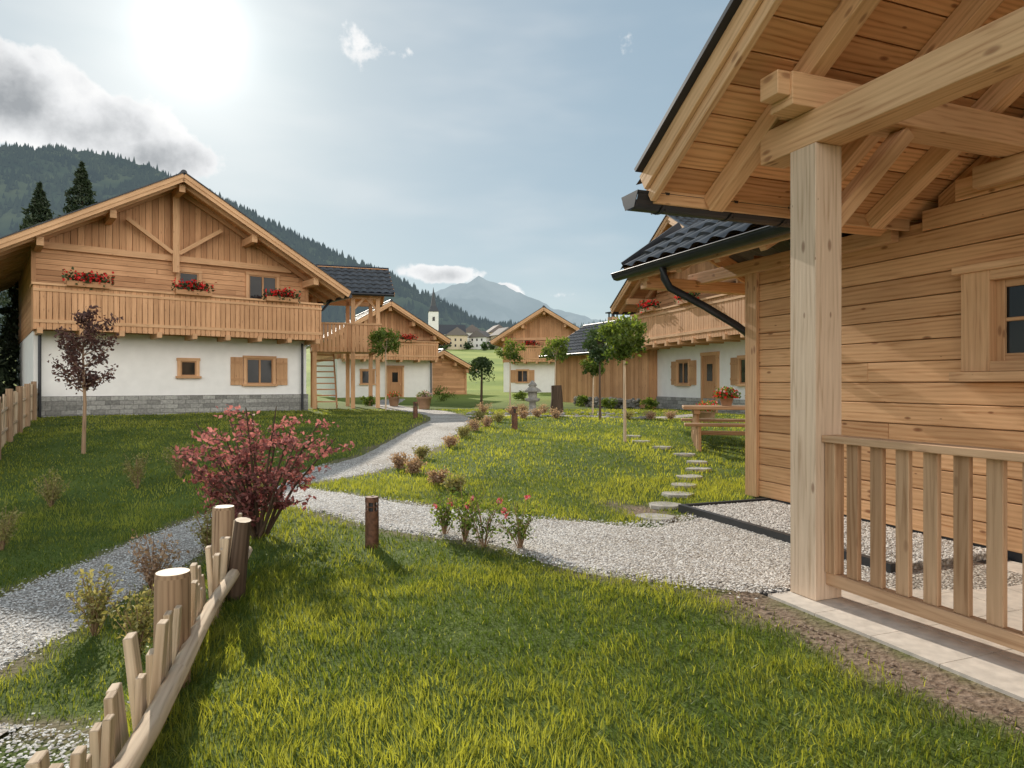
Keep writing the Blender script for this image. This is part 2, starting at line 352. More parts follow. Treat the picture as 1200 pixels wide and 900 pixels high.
# ------------------------------------------------------------------ terrain
def axis(lo,hi,fine,step,grow=1.13):
    c=list(np.arange(fine[0],fine[1]+1e-6,step)); s=step
    a=[];x=fine[0]
    while x>lo: s*=grow; x-=s; a.append(x)
    s=step;b=[];x=fine[1]
    while x<hi: s*=grow; x+=s; b.append(x)
    return np.array(a[::-1]+c+b)
ax=axis(-5000,5000,(-6,6),.13,1.10); ay=axis(-400,7000,(-1,14),.13,1.06)
X,Y=np.meshgrid(ax,ay); Z=H(X,Y)
sh=X.shape; idx=np.arange(X.size).reshape(sh)
F=np.stack([idx[:-1,:-1],idx[:-1,1:],idx[1:,1:],idx[1:,:-1]],-1).reshape(-1,4)
def dirtf(x,y):
    t,q=e_tq(x,y)
    nz=fbm(np.asarray(x)*3,np.asarray(y)*3,4,3)
    d1=ss(.30,0,np.abs(q-2.60)+nz*.5)*ss(2.2,2.8,t)
    sd=path_sd(x,y)
    d2=ss(.16,0,np.abs(sd-.02)+nz*.3)*.7
    d3=ss(.35,0,np.abs(q-1.55)+nz*.6)*ss(-.9,-.3,t)*(1-ss(2.,2.6,t))
    return np.clip(np.maximum(np.maximum(d1,d2),d3),0,1)
arr_mesh('ground',np.stack([X.ravel(),Y.ravel(),Z.ravel()],1),F,[GROUND],smooth=True,
   extra={'dirt':dirtf(X.ravel(),Y.ravel())*(Y.ravel()<30),'meadow':ss(24,45,Y.ravel())})

def strip(name,P,off,parent=None):
    pts=[];Pn=[P[0]]+P+[P[-1]]
    for i in range(1,len(Pn)-2):
        p0,p1,p2,p3=[np.array(Pn[j]) for j in (i-1,i,i+1,i+2)]
        m=max(4,int(np.hypot(*(p2-p1)[:2])/.12))
        for k in range(m):
            t=k/m; pts.append(.5*((2*p1)+(-p0+p2)*t+(2*p0-5*p1+4*p2-p3)*t*t+(-p0+3*p1-3*p2+p3)*t**3))
    pts.append(np.array(P[-1],float)); pts=np.array(pts)
    d=np.gradient(pts[:,:2],axis=0); d/=np.linalg.norm(d,axis=1,keepdims=True)+1e-9; nrm=np.stack([-d[:,1],d[:,0]],1)
    K=15; u=np.linspace(-1,1,K)
    wl=pts[:,2]/2*(1+.25*fbm(pts[:,0]*2.5,pts[:,1]*2.5,4,11)); wr=pts[:,2]/2*(1+.25*fbm(pts[:,0]*2.5+9,pts[:,1]*2.5,4,12))
    XY=pts[:,None,:2]+nrm[:,None,:]*(u[None,:,None]*np.where(u[None,:]<0,wl[:,None],wr[:,None])[...,None])
    z=H(XY[...,0],XY[...,1])+off-.03*(np.abs(u)[None,:]>.99)
    V=np.concatenate([XY,z[...,None]],-1); id=np.arange(V.shape[0]*K).reshape(-1,K)
    F=np.stack([id[:-1,:-1],id[:-1,1:],id[1:,1:],id[1:,:-1]],-1).reshape(-1,4)
    return arr_mesh(name,V.reshape(-1,3),F,[GRAVEL],smooth=True,parent=parent)
gp=empty('gravel_path')
strip('main_path',P_MAIN,.014,gp); strip('cross_path',P_CROSS,.022,gp); strip('lower_path',P_LOW,.03,gp); strip('garden_path',P_GARD,.018,gp)

def icosa():
    g=(1+5**.5)/2
    v=np.array([(-1,g,0),(1,g,0),(-1,-g,0),(1,-g,0),(0,-1,g),(0,1,g),(0,-1,-g),(0,1,-g),(g,0,-1),(g,0,1),(-g,0,-1),(-g,0,1)],float); v/=np.linalg.norm(v[0])
    f=np.array([(0,11,5),(0,5,1),(0,1,7),(0,7,10),(0,10,11),(1,5,9),(5,11,4),(11,10,2),(10,7,6),(7,1,8),(3,9,4),(3,4,2),(3,2,6),(3,6,8),(3,8,9),(4,9,5),(2,4,11),(6,2,10),(8,6,7),(9,8,1)])
    return v,f
IV,IF=icosa()
OV=np.array([(1,0,0),(0,1,0),(-1,0,0),(0,-1,0),(0,0,1)],float); OF=np.array([(0,1,4),(1,2,4),(2,3,4),(3,0,4)])
def stones(name,pos,size,mat,parent=None,flat=.6,smooth=False,lo=False):
    bv,bf=(OV,OF) if lo else (IV,IF); nv=len(bv)
    n=len(pos); size=np.broadcast_to(size,(n,))
    a=rng.uniform(0,2*np.pi,n); sc=np.stack([size*rng.uniform(.8,1.3,n),size*rng.uniform(.6,1,n),size*flat*rng.uniform(.7,1.2,n)],1)
    V=bv[None]*(1+rng.uniform(-.22,.22,(n,nv,1)))*sc[:,None,:]
    ca,sa=np.cos(a)[:,None],np.sin(a)[:,None]
    V=np.stack([V[...,0]*ca-V[...,1]*sa,V[...,0]*sa+V[...,1]*ca,V[...,2]],-1)+np.asarray(pos)[:,None,:]
    F=(bf[None]+nv*np.arange(n)[:,None,None]).reshape(-1,3)
    return arr_mesh(name,V.reshape(-1,3),F,[mat],np.repeat(rng.uniform(0,1,n),nv),parent=parent,smooth=smooth)
n=170000
px=rng.uniform(-5,4.2,n); py=rng.uniform(1.8,11,n); sd=path_sd(px,py); t,q=e_tq(px,py)
inh=((q<.0)&(t>0))|((t>2.95)&(q<2.5))|((q<1.22)&(t>.27))
keep=(sd<rng.exponential(.04,n)-.03)&(~inh)&(rng.uniform(0,1,n)<np.clip(6.5/np.maximum(py,3),0,1)**1.6*.9)&(np.abs(px)<.9*py+1)
px,py=px[keep],py[keep]
stones('pebbles',np.stack([px,py,H(px,py)+.022],1),rng.uniform(.006,.0145,len(px)),PEB,gp,lo=True,smooth=True)

# ------------------------------------------------------------------ grass
def grass(x0,x1,y0,y1,dens,hh,ww,lean=.5):
    n=int((x1-x0)*(y1-y0)*dens); x=rng.uniform(x0,x1,n); y=rng.uniform(y0,y1,n)
    sd=path_sd(x,y); t,q=e_tq(x,y)
    blk=((q<2.62)&(t>2.85))|((q<1.27)&(t>.22))|((q<0.1)&(t>-.1)&(q>-9))
    dd=dirtf(x,y)
    keep=(sd>-.02+rng.normal(0,.04,n))&(~blk)&(rng.uniform(0,1,n)>dd*.93)&(np.abs(x)<.80*y+.6)
    ax_=(x+11.44)*.788+(y-23.1)*.616; ay_=-(x+11.44)*.616+(y-23.1)*.788
    keep&=~((ay_>-.1)&(ax_>-4)&(ax_<4.8))
    x,y=x[keep],y[keep]; n=len(x)
    patch=fbm(x*.8,y*.8,4,5)+.7*fbm(x*3.5,y*3.5,3,8)
    clump=vnoise(x*14,y*14,31)
    h=hh*rng.uniform(.5,1.25,n)*(1+1.1*patch)*(.65+.7*clump); w=ww*rng.uniform(.7,1.3,n)
    an=rng.uniform(0,2*np.pi,n); ld=vnoise(x*5,y*5,40)*9+rng.normal(0,1.1,n); le=h*lean*rng.uniform(.1,1.8,n)
    z=H(x,y)-.004
    c=np.stack([x,y,z],1); s=np.stack([np.cos(an),np.sin(an),np.zeros(n)],1)*w[:,None]/2
    l=np.stack([np.cos(ld),np.sin(ld),np.zeros(n)],1)
    up=np.zeros((n,3)); up[:,2]=h
    m=c+up*.55+l*(le*.3)[:,None]; tp=c+up+l*le[:,None]
    V=np.stack([c-s,c+s,m-s*.8,m+s*.8,tp],1).reshape(-1,3)
    b=5*np.arange(n)[:,None,None]; F=(np.array([(0,1,3),(0,3,2),(2,3,4)])[None]+b).reshape(-1,3)
    tint=np.clip(.42+1.7*patch+.35*(clump-.5)+rng.normal(0,.2,n),0,1)
    dry=rng.uniform(0,1,n)<.05; tint[dry]=1
    return V,F,np.repeat(tint,5)
ge=empty('lawn_grass')
for a in [(-1.9,3.6,1.7,5.2,4200,.052,.0047),(-8,5,5.2,9.5,1500,.05,.0072),(-4.2,-1.6,1.7,5.2,1600,.055,.006),(-14,8.5,9.5,16,400,.05,.015),(-16,9,16,27,150,.05,.026)]:
    V,F,T=grass(*a); arr_mesh('grass_blades',V,F,[GRASS],T,parent=ge)

# ------------------------------------------------------------------ roof tiles
def tiles(name,O,A,S,L,M,parent,mat=TILE):
    O,A,S=Vector(O),Vector(A).normalized(),Vector(S).normalized(); Nn=A.cross(S); 
    if Nn.z<0: Nn=-Nn
    tw=.30; rw=.36; na=int(L/tw)*8+1; a=np.linspace(0,L,na); rows=max(1,round(M/rw)); rw=M/rows
    s=[];o=[]
    for r in range(rows): s+=[r*rw,(r+1)*rw]; o+=[.045,.008]
    s=np.array(s);o=np.array(o)
    prof=.05*np.abs(np.sin(np.pi*a/tw))**1.3
    ht=o[:,None]+prof[None]
    V=np.array(O)[None,None]+np.array(A)[None,None]*a[None,:,None]+np.array(S)[None,None]*s[:,None,None]+np.array(Nn)[None,None]*ht[...,None]
    id=np.arange(V.shape[0]*na).reshape(-1,na)
    F=np.stack([id[:-1,:-1],id[:-1,1:],id[1:,1:],id[1:,:-1]],-1).reshape(-1,4)
    return arr_mesh(name,V.reshape(-1,3),F,[mat],parent=parent)

# ------------------------------------------------------------------ building parts
def window(mb,gl,x,z,w,h,y=-.03,fr=.1,prot=.06,shut=False,cross=True,m=0):
    x0,x1,z0,z1=x-w/2,x+w/2,z-h/2,z+h/2
    mb.box(x0-fr,x0,y-prot,y+.02,z0,z1,m); mb.box(x1,x1+fr,y-prot,y+.02,z0,z1,m)
    mb.box(x0-fr-.02,x1+fr+.02,y-prot-.012,y+.02,z1,z1+fr,m); mb.box(x0-fr-.05,x1+fr+.05,y-prot-.05,y+.02,z0-fr*.8,z0,m)
    gl.box(x0,x1,y-.012,y+.01,z0,z1,0)
    s=.045
    mb.box(x0,x0+s,y-.035,y-.008,z0,z1,m,.0); mb.box(x1-s,x1,y-.035,y-.008,z0,z1,m,.0)
    mb.box(x0+s,x1-s,y-.034,y-.008,z0,z0+s,m,.0); mb.box(x0+s,x1-s,y-.034,y-.008,z1-s,z1,m,.0)
    if w>.75: mb.box(x-s*.7,x+s*.7,y-.038,y-.008,z0+s,z1-s,m,.0)
    if shut:
        for sx in (x0-fr-.02-.42,x1+fr+.02):
            for k in range(3): mb.box(sx+k*.14+.003,sx+(k+1)*.14-.003,y-.05,y+.005,z0-.04,z1+.04,m,.1+.2*random.random())
            for zz in (z0+.12,z1-.2): mb.box(sx+.01,sx+.41,y-.072,y-.05,zz,zz+.08,m,.1)
def flowerbox(parent,x,y,z,w=1.1,n=520):
    mb=MB(); mb.box(x-w/2,x+w/2,y-.11,y+.11,z-.1,z+.06,0,.2); mb.done('planter_box',[W_FAR],parent)
    p=rng.normal(0,1,(n,3))*np.array([w*.27,.10,.085])+np.array([x,y,z+.14]); p[:,0]=np.clip(p[:,0],x-w*.58,x+w*.58)
    mi=np.zeros(n,int); top=(rng.uniform(0,1,n)<.38); mi[top]=1; p[top,2]+=.05; p[top,1]-=.05
    leaves('geraniums',p,np.where(mi==1,.045,.05),[LEAFD,REDF],mi,parent,asp=.85)
def gutter(mb,p0,p1,r=.075,m=0):
    mb.tube([p0,p1],r,12,m)

def chalet(name,loc,rot,x0,x1,xr,zr,slope,depth,zwhite,stone,of,xe0,xe1,zmid=None,balc=None,wins=(),door=None,truss=False,flowers=(),pipes=(),wall=W_FAR,base=PLASTER):
    e=empty(name,loc,rot); wd=MB(); gl=MB(); wh=MB(); mt=MB()
    th=.2; zu=zr-th
    zt=lambda x: zu-slope*abs(x-xr)
    if zwhite>0:
        wh.box(x0,x1,0,depth,-.6,zwhite,0)
        if stone>0:
            wh.box(x0-.05,x1+.05,-.06,depth+.05,-.6,stone,1)
    cz=zwhite-.02
    wd.hexa([(x0+.03,.03,cz),(xr,.03,cz),(xr,depth,cz),(x0+.03,depth,cz),(x0+.03,.03,zt(x0)),(xr,.03,zu),(xr,depth,zu),(x0+.03,depth,zt(x0))],0,.1)
    wd.hexa([(xr,.03,cz),(x1-.03,.03,cz),(x1-.03,depth,cz),(xr,depth,cz),(xr,.03,zu),(x1-.03,.03,zt(x1)),(x1-.03,depth,zt(x1)),(xr,depth,zu)],0,.1)
    z=zwhite; bh=.17; zm=zmid if zmid else zu
    while z<min(zm,zu)-.02:
        z2=min(z+bh-.012,zm); hw=(zu-z2)/slope
        a=max(x0,xr-hw); c=min(x1,xr+hw)
        if c>a+.1:
            js=[a]+sorted(random.uniform(a,c) for _ in range(2))+[c]
            for j0,j1 in zip(js[:-1],js[1:]):
                if j1-j0>.02: wd.box(j0,j1-.004,-.03,.03,z,z2,0)
        if z<zt(x0):
            for xx in (x0,x1):
                s=-.03 if xx==x0 else 0
                wd.box(xx+s,xx+s+.03,.0,depth,z,z2,0)
        z+=bh
    if zmid:
        x=x0; bw=.19
        while x<x1:
            xa,xb=x,min(x+bw-.012,x1)
            if zt(xa)>zmid-.05 or zt(xb)>zmid-.05:
                ta,tb=max(zt(xa),zmid+.01),max(zt(xb),zmid+.01)
                wd.hexa([(xa,-.06,zmid),(xb,-.06,zmid),(xb,.03,zmid),(xa,.03,zmid),(xa,-.06,ta),(xb,-.06,tb),(xb,.03,tb),(xa,.03,ta)],0)
            x+=bw
        hw=min((zu-zmid)/slope,xr-x0+.3); wd.box(xr-hw,xr+hw,-.16,.0,zmid-.2,zmid,2,.6)
    for xx in (x0,x1): wd.box(xx-.06,xx+.06,-.07,.06,zwhite-.02,zt(xx),0,.3)
    for sgn,xe in ((-1,xe0),(1,xe1)):
        run=abs(xe-xr); SL=run*math.sqrt(1+slope*slope)
        d=Vector((sgn,0,-slope)).normalized(); nrm=Vector((slope*sgn,0,1)).normalized()
        k=0; bw=.2
        apex=Vector((xr,0,zu))
        while k*bw<SL-.01:
            a0=apex+d*(k*bw)+nrm*.02; a1=apex+d*min((k+1)*bw-.006,SL)+nrm*.02; mid=(a0+a1)/2
            wd.beam((mid.x,-of,mid.z),(mid.x,depth+.6,mid.z),(a1-a0).length,.035,1,up=nrm)
            k+=1
        p0=apex+nrm*.02; p1=apex+d*SL+nrm*.02
        wd.beam((p0.x+sgn*.0,-of-.02,p0.z+.0),(p1.x,-of-.02,p1.z),.045,.24,2,up=nrm,tint=.7)
        wd.beam((p0.x,-of-.055,p0.z+.06),(p1.x,-of-.055,p1.z+.06),.03,.13,2,up=nrm,tint=.9)
        mt.beam((p0.x,-of-.05,p0.z+.155),(p1.x,-of-.05,p1.z+.155),.12,.03,0,up=nrm)
        ys=[-of+.35]; 
        y=-of+1.15
        while y<depth+.4: ys.append(y); y+=.9
        for y in ys:
            q0=apex-nrm*.07; q1=apex+d*(SL-.02)-nrm*.07
            wd.beam((q0.x,y,q0.z),(q1.x,y,q1.z),.1,.14,2,up=nrm)
        pe=apex+d*(SL+.04)+nrm*.09
        tiles('roof_tiles',(pe.x,-of-.05,pe.z),(0,1,0),-d,depth+.6+of,SL+.04,e)
        ge_=apex+d*(SL+.07)
        gutter(mt,(ge_.x,-of+.02,ge_.z),(ge_.x,depth+.6,ge_.z),.08)
    mt.tube([(xr,-of-.05,zu+.17),(xr,depth+.6,zu+.17)],.1,10)
    for xx in (xr,x0+.1,x1-.1,(x0+xr)/2,(x1+xr)/2):
        zz=zt(xx)-.14; 
        wd.beam((xx,-of+.18,zz-.14),(xx,.05,zz-.14),.18,.24,2,tint=.5)
    if truss:
        y=-.28
        zb=zmid-.1
        wd.box(xr-.1,xr+.1,y-.08,y+.08,zb-.5,zu-.3,2,.5)
        for s in (-1,1):
            wd.beam((xr+s*.1,y,zb+.15),(xr+s*1.45,y,zu-slope*1.45-.45),.12,.14,2,tint=.5,up=(0,1,0))
    if balc:
        bx0,bx1,zf,zt_,bd=balc
        wd.box(bx0,bx1,-bd,0,zf,zf+.1,2,.3)
        nx=int((bx1-bx0)/1.0)
        for k in range(nx+1):
            xx=bx0+.15+(bx1-bx0-.3)*k/nx; wd.box(xx-.07,xx+.07,-bd-.1,0,zf-.18,zf-.002,2,.4)
        def rail(ax,a,b,fix):
            p=a
            while p<b-.05:
                w=.135
                if ax=='x': wd.box(p,min(p+w,b),fix-.03,fix,zf-.06,zt_-.06,0,random.uniform(.4,1))
                else: wd.box(fix-.015,fix+.015,p,min(p+w,b),zf-.06,zt_-.06,0)
                p+=w+.022
        rail('x',bx0,bx1,-bd-.002); rail('y',-bd,-.08,bx0); rail('y',-bd,-.08,bx1)
        wd.box(bx0-.05,bx1+.05,-bd-.1,-bd+.05,zt_-.06,zt_,2,.8)
        wd.box(bx0-.01,bx1+.01,-bd-.06,-bd-.032,zf+.14,zf+.24,2,.6); wd.box(bx0-.01,bx1+.01,-bd-.06,-bd-.032,zt_-.24,zt_-.16,2,.6)
        for xx in (bx0,bx1): wd.box(xx-.05,xx+.05,-bd+.06,0,zt_-.06,zt_-.002,2,.8)
        for xx in (bx0+.05,(bx0+bx1)/2,bx1-.05): wd.box(xx-.06,xx+.06,-bd+.02,-bd+.12,zf+.1,zt_-.061,2,.5)
    for w in wins: window(wd,gl,*w[:4],y=w[5] if len(w)>5 else (-.03 if w[1]>zwhite else -.002),shut=w[4],m=2)
    if door:
        x,w,h=door; wd.box(x-w/2-.1,x-w/2,-.1,.0,0,h,2); wd.box(x+w/2,x+w/2+.1,-.1,.0,0,h,2); wd.box(x-w/2-.12,x+w/2+.12,-.11,0,h,h+.12,2)
        for k in range(5): wd.box(x-w/2+k*w/5+.002,x-w/2+(k+1)*w/5-.002,-.05,0,.02,h,0,.15)
        gl.box(x-w*.2,x+w*.2,-.062,-.05,h*.55,h*.85,0); wd.box(x+w*.36,x+w*.40,-.1,-.05,h*.45,h*.5,2)
    for fx,fy,fz in flowers: flowerbox(e,fx,fy,fz)
    for pp in pipes: mt.tube(pp,.045,8)
    if wh.v: wh.done('walls',[base,MASON],e)
    wd.done('timber',[wall,W_SOFFAR,W_BEAMF],e); 
    if gl.v: gl.done('window_glass',[GLASS],e)
    mt.done('gutters',[METAL],e)
    return e

chalet('timber_chalet',(-11.44,23.1,.38),38,-3.9,4.6,0,7.85,.58,11,2.65,.64,1.4,-5.8,5.7,zmid=5.35,
  balc=(-3.95,4.75,2.68,3.98,1.05),
  wins=[(.45,4.5,.62,.66,False),(2.95,4.38,1.0,1.15,False),(.45,1.55,.5,.52,False),(2.85,1.48,.95,.92,True)],
  truss=True,flowers=[(-2.6,-1.17,4.03),(.35,-1.17,4.03),(3.25,-1.17,4.03)],
  pipes=[[(-3.75,-.12,2.6),(-3.75,-.12,0)],[(4.4,-.12,2.55),(4.4,-.12,0)],[(5.75,.3,4.35),(5.3,.1,3.9),(4.72,0,3.6),(4.72,-.05,2.6)]])
chalet('timber_chalet',(-7.7,42,.42),24,-3.0,2.9,0,6.0,.6,9,2.5,0,1.1,-3.7,3.7,zmid=3.9,balc=(-2.8,3.0,2.5,3.6,.9),
  wins=[(1.3,3.6,.8,.9,False),(-1.2,3.6,.8,.9,False),(-1.2,1.4,.7,.8,False)],door=(.5,.9,2.0),pipes=[[(2.8,-.1,2.4),(2.8,-.1,0)]],flowers=[(1,-1.0,3.62)])
chalet('wooden_barn',(-5.0,47,.45),30,-2.0,2.0,0,3.3,.5,6,0,0,.7,-2.5,2.5)
chalet('timber_chalet',(2.6,53,.7),-9,-3.3,3.2,0,6.6,.62,10,2.4,0,1.2,-4.1,4.1,zmid=4.3,balc=(-2.6,2.4,2.45,3.6,.9),
  wins=[(-1.2,3.7,.9,1.0,False),(1.2,3.7,.9,1.0,False),(-1.8,1.3,.8,.9,True),(1.5,1.3,.8,.9,False)],flowers=[(-1,-1.0,3.62)])
chalet('timber_chalet',(7.1,25,.38),-75,-4.1,4.3,0,7.15,.55,10,2.6,.5,1.5,-5.1,5.2,zmid=5.0,balc=(-3.9,4.2,2.62,3.9,1.1),
  wins=[(-1.6,1.45,.8,.85,True),(-1.6,4.0,.9,1.1,False),(1.6,4.0,.9,1.1,False),(2.6,1.45,.8,.85,True)],door=(.35,.9,2.05),flowers=[(-2.2,-1.22,3.95),(.8,-1.22,3.95)],
  pipes=[[(-4.0,-.12,2.5),(-4.0,-.12,0)]])

def roofed(name,loc,rot,L,dep,ze,zr,yr,oe=.6,openf=False):
    """long low building, eaves to the front (y=-oe), ridge at y=yr"""
    e=empty(name,loc,rot); wd=MB(); mt=MB()
    s=(zr-ze)/(yr+oe)
    if not openf:
        wd.box(.02,L-.02,.02,2*yr-.02,-.5,ze+s*oe-.05,0,.1)
        x=0
        while x<L: wd.box(x,min(x+.156,L),-.03,.02,-.2,ze+s*oe-.06,0); x+=.168
        for xx in (0,L):
            y=0
            while y<2*yr:
                h=ze+s*oe+s*(min(y,2*yr-y))-.08
                wd.box(xx-.03 if xx==0 else xx,xx if xx==0 else xx+.03,y,y+.156,-.2,h,0); y+=.168
    for sg in (0,1):
        y0=-oe if sg==0 else 2*yr+oe
        d=Vector((0,yr-y0,zr-ze)); SL=d.length; d.normalize(); nn=Vector((1,0,0)).cross(d); nn= nn if nn.z>0 else -nn
        k=0
        while k*.2<SL:
            a0=Vector((0,y0,ze))+d*(k*.2+.1); wd.beam((-.5,a0.y,a0.z),(L+.5,a0.y,a0.z),.195,.03,1,up=nn); k+=1
        tiles('roof_tiles',Vector((-.55,y0,ze))+nn*.04-d*.05,(1,0,0),d,L+1.1,SL+.05,e)
        for xx in (-.52,L+.52):
            p0=Vector((xx,y0,ze))+nn*.0; p1=p0+d*SL; wd.beam(p0,p1,.04,.2,2,up=nn,tint=.7)
        x=-.1
        while x<L+.2:
            p0=Vector((x,y0+(.03 if sg==0 else -.03),ze))-nn*.08; wd.beam(p0,p0+d*(SL*.6),.1,.13,2,up=nn); x+=.8
        gutter(mt,(-.5,y0+(-.07 if sg==0 else .07),ze-.02),(L+.5,y0+(-.07 if sg==0 else .07),ze-.02),.075)
    mt.tube([(-.55,yr,zr+.06),(L+.55,yr,zr+.06)],.1,10)
    return e,wd,mt
e,wd,mt=roofed('wooden_barn',(2.3,36.0,.5),-65,8.2,4,2.35,4.0,2.1)
for cx in (1.5,6.8):
    wd.box(cx-.2,cx+.2,2.4,2.8,3.4,4.4,2,.5); 
    for a in (-.15,.15):
        for b_ in (-.15,.15): mt.box(cx+a-.03,cx+a+.03,2.6+b_-.03,2.6+b_+.03,4.4,4.6)
    mt.box(cx-.28,cx+.28,2.3,2.9,4.6,4.66)
wd.done('timber',[W_FAR,W_SOFFAR,W_BEAMF,PLASTER],e); mt.done('gutters',[METAL],e)
# link building : open covered balcony on posts
e,wd,mt=roofed('covered_balcony',(-8.1,27.6,.45),18,2.7,3,4.6,5.85,1.2,oe=.7,openf=True)
for x in (.1,1.6,2.6):
    for y in (-.35,2.3): wd.box(x-.08,x+.08,y-.08,y+.08,-.4,4.75,2)
wd.box(0,2.7,-.4,2.6,2.3,2.45,2); 
x=0
while x<2.7: wd.box(x,min(x+.13,2.7),-.49,-.46,2.25,3.35,0); x+=.155
y=-.45
while y<2.4: wd.box(2.68,2.71,y,y+.13,2.25,3.35,0); y+=.155
wd.box(-.03,2.75,-.53,-.40,3.35,3.42,2); wd.box(2.64,2.75,-.40,2.4,3.35,3.418,2)
wd.box(0,2.7,-.45,-.31,4.42,4.6,2); wd.box(0,2.7,2.22,2.36,4.42,4.6,2)
wd.beam((1.6,-.35,3.95),(2.05,-.35,4.45),.09,.1,2,up=(0,1,0)); wd.beam((2.6,-.35,3.95),(2.15,-.35,4.45),.09,.1,2,up=(0,1,0))
for k in range(9): wd.box(.2,1.0,2.2-k*.26,2.45-k*.26,2.2-k*.25,2.25-k*.25,0,.2)
for xx in (.2,1.0): wd.beam((xx,2.4,2.2),(xx,.1,.0),.05,.24,0,tint=.2,up=(0,0,1))
wd.done('timber',[W_FAR,W_SOFFAR,W_BEAMF,PLASTER],e); mt.done('gutters',[METAL],e)

# ------------------------------------------------------------------ near house
E=empty('timber_chalet',(EO[0],EO[1],0),math.degrees(math.atan2(EU[1],EU[0])))
wd=MB(); mt=MB(); gl=MB(); cc=MB()
TE=2.0; ZE=3.05; SLP=.63; Q=2.7; XR=6.6
top=lambda x: ZE+SLP*(min(x,2*XR-x)-TE)
z=.09; bh=.19
while z<5.7:
    z2=z+bh-.009
    a=0.0; c=12.0
    if z2>2.85: a=TE+.05+max(0,(z2-(ZE-.2))/SLP); c=2*XR-a
    if a<c:
        js=[a]; 
        while js[-1]<c: js.append(js[-1]+random.uniform(1.6,4.2))
        js[-1]=c
        for j0,j1 in zip(js[:-1],js[1:]):
            if j1>j0+.05: wd.box(j0,j1-.003,-.035-random.uniform(0,.004),.0,z,z2,0)
    z+=bh
wd.box(.01,11.9,0.002,6,.1,2.84,0,.1)
wd.hexa([(TE+.3,.002,2.85),(XR,.002,2.85),(XR,6,2.85),(TE+.3,6,2.85),(TE+.3,.002,top(TE+.3)-.2),(XR,.002,top(XR)-.2),(XR,6,top(XR)-.2),(TE+.3,6,top(TE+.3)-.2)],0,.1)
wd.hexa([(XR,.002,2.85),(10.9,.002,2.85),(10.9,6,2.85),(XR,6,2.85),(XR,.002,top(XR)-.2),(10.9,.002,top(10.9)-.2),(10.9,6,top(10.9)-.2),(XR,6,top(XR)-.2)],0,.1)
mt.box(.0,12,-.02,.1,-.3,.15,1); mt.box(-.02,.0,-.02,6,-.3,.15,1)
z=.09
while z<2.8: wd.box(-.035,-.021,.0,6,z,z+bh-.009,0); z+=bh
wd.box(-.05,.11,-.085,-.04,.08,2.8,2,.35); wd.box(-.085,-.051,-.085,.1,.08,2.8,2,.3)
for sgn in (-1,1):
    apex=Vector((XR,0,top(XR)-.18)); d=Vector((sgn,0,-SLP)).normalized(); nrm=Vector((sgn*SLP,0,1)).normalized(); SL=(XR-TE)*math.sqrt(1+SLP**2)
    k=0; bw=.235
    while k*bw<SL-.01:
        m=apex+d*((k+.5)*bw)+nrm*.02
        ys=[-Q]
        while ys[-1]<6: ys.append(ys[-1]+random.uniform(1.2,3))
        for y0,y1 in zip(ys[:-1],ys[1:]): wd.beam((m.x,y0,m.z),(m.x,y1-.003,m.z),bw-.009,.035,1,up=nrm)
        k+=1
    p0=apex+nrm*.03; p1=apex+d*SL+nrm*.03
    wd.beam((p0.x,-Q-.025,p0.z),(p1.x,-Q-.025,p1.z),.05,.24,2,up=nrm,tint=.6)
    wd.beam((p0.x,-Q-.07,p0.z+.05),(p1.x,-Q-.07,p1.z+.05),.035,.14,2,up=nrm,tint=.8)
    mt.beam((p0.x,-Q-.08,p0.z+.14),(p1.x,-Q-.08,p1.z+.14),.14,.03,0,up=nrm)
    for y in (-2.18,-1.33,-.48):
        q0=apex-nrm*.075; q1=apex+d*(SL-.02)-nrm*.075
        wd.beam((q0.x,y,q0.z),(q1.x,y,q1.z),.13,.15,2,up=nrm)
    tiles('roof_tiles',Vector((0,-Q-.08,0))+apex+d*(SL+.05)+nrm*.09,(0,1,0),-d,6+Q,SL+.05,E)
gx=TE-.10; gz=ZE-.24
def halfgutter(mb,p0,p1,r,n=12):
    p0=Vector(p0);p1=Vector(p1); d=(p1-p0).normalized(); s=Vector((0,0,1)).cross(d).normalized(); u=Vector((0,0,1))
    for i in range(n):
        a0=math.pi+math.pi*i/n; a1=math.pi+math.pi*(i+1)/n
        o=[]
        for rr in (r,r-.006):
            o.append([(s*math.cos(a)*rr+u*math.sin(a)*rr) for a in (a0,a1)])
        mb.hexa([p0+o[0][0],p1+o[0][0],p1+o[0][1],p0+o[0][1],p0+o[1][0],p1+o[1][0],p1+o[1][1],p0+o[1][1]],0,.5)
    for p,sg in ((p0,-1),(p1,1)):
        mb.hexa([p+s*r*1.04+u*.01,p-s*r*1.04+u*.01,p-s*r*.55-u*r*.9,p+s*r*.55-u*r*.9]+[q+d*.006*sg for q in (p+s*r*1.04+u*.01,p-s*r*1.04+u*.01,p-s*r*.55-u*r*.9,p+s*r*.55-u*r*.9)],0,.5)
    for sg in (-1,1): mb.tube([p0+s*r*sg,p1+s*r*sg],.011,8)
halfgutter(mt,(gx,-Q-.14,gz+.06),(gx,-1.18,gz+.06),.12)
for y in (-2.6,-1.95,-1.4): halfgutter(mt,(gx,y,gz+.06),(gx,y+.03,gz+.06),.128)
wd.beam((TE+.015,-Q,ZE-.16),(TE+.015,.0,ZE-.16),.03,.2,2,tint=.6)
wd.box(2.96,3.16,-2.42,.0,3.16,3.37,2,.7); wd.box(2.90,2.955,-2.30,-.01,3.17,3.30,2,.5)
wd.box(2.98,3.14,-2.52,-2.42,3.22,3.37,2,.7)
wd.box(2.66,10.4,-2.24,-2.03,2.94,3.158,2,.6)
wd.box(2.95,3.17,-2.245,-2.025,0.02,2.938,3,.7)
wd.box(9.9,10.1,-2.23,-2.04,0.02,2.938,3,.7)
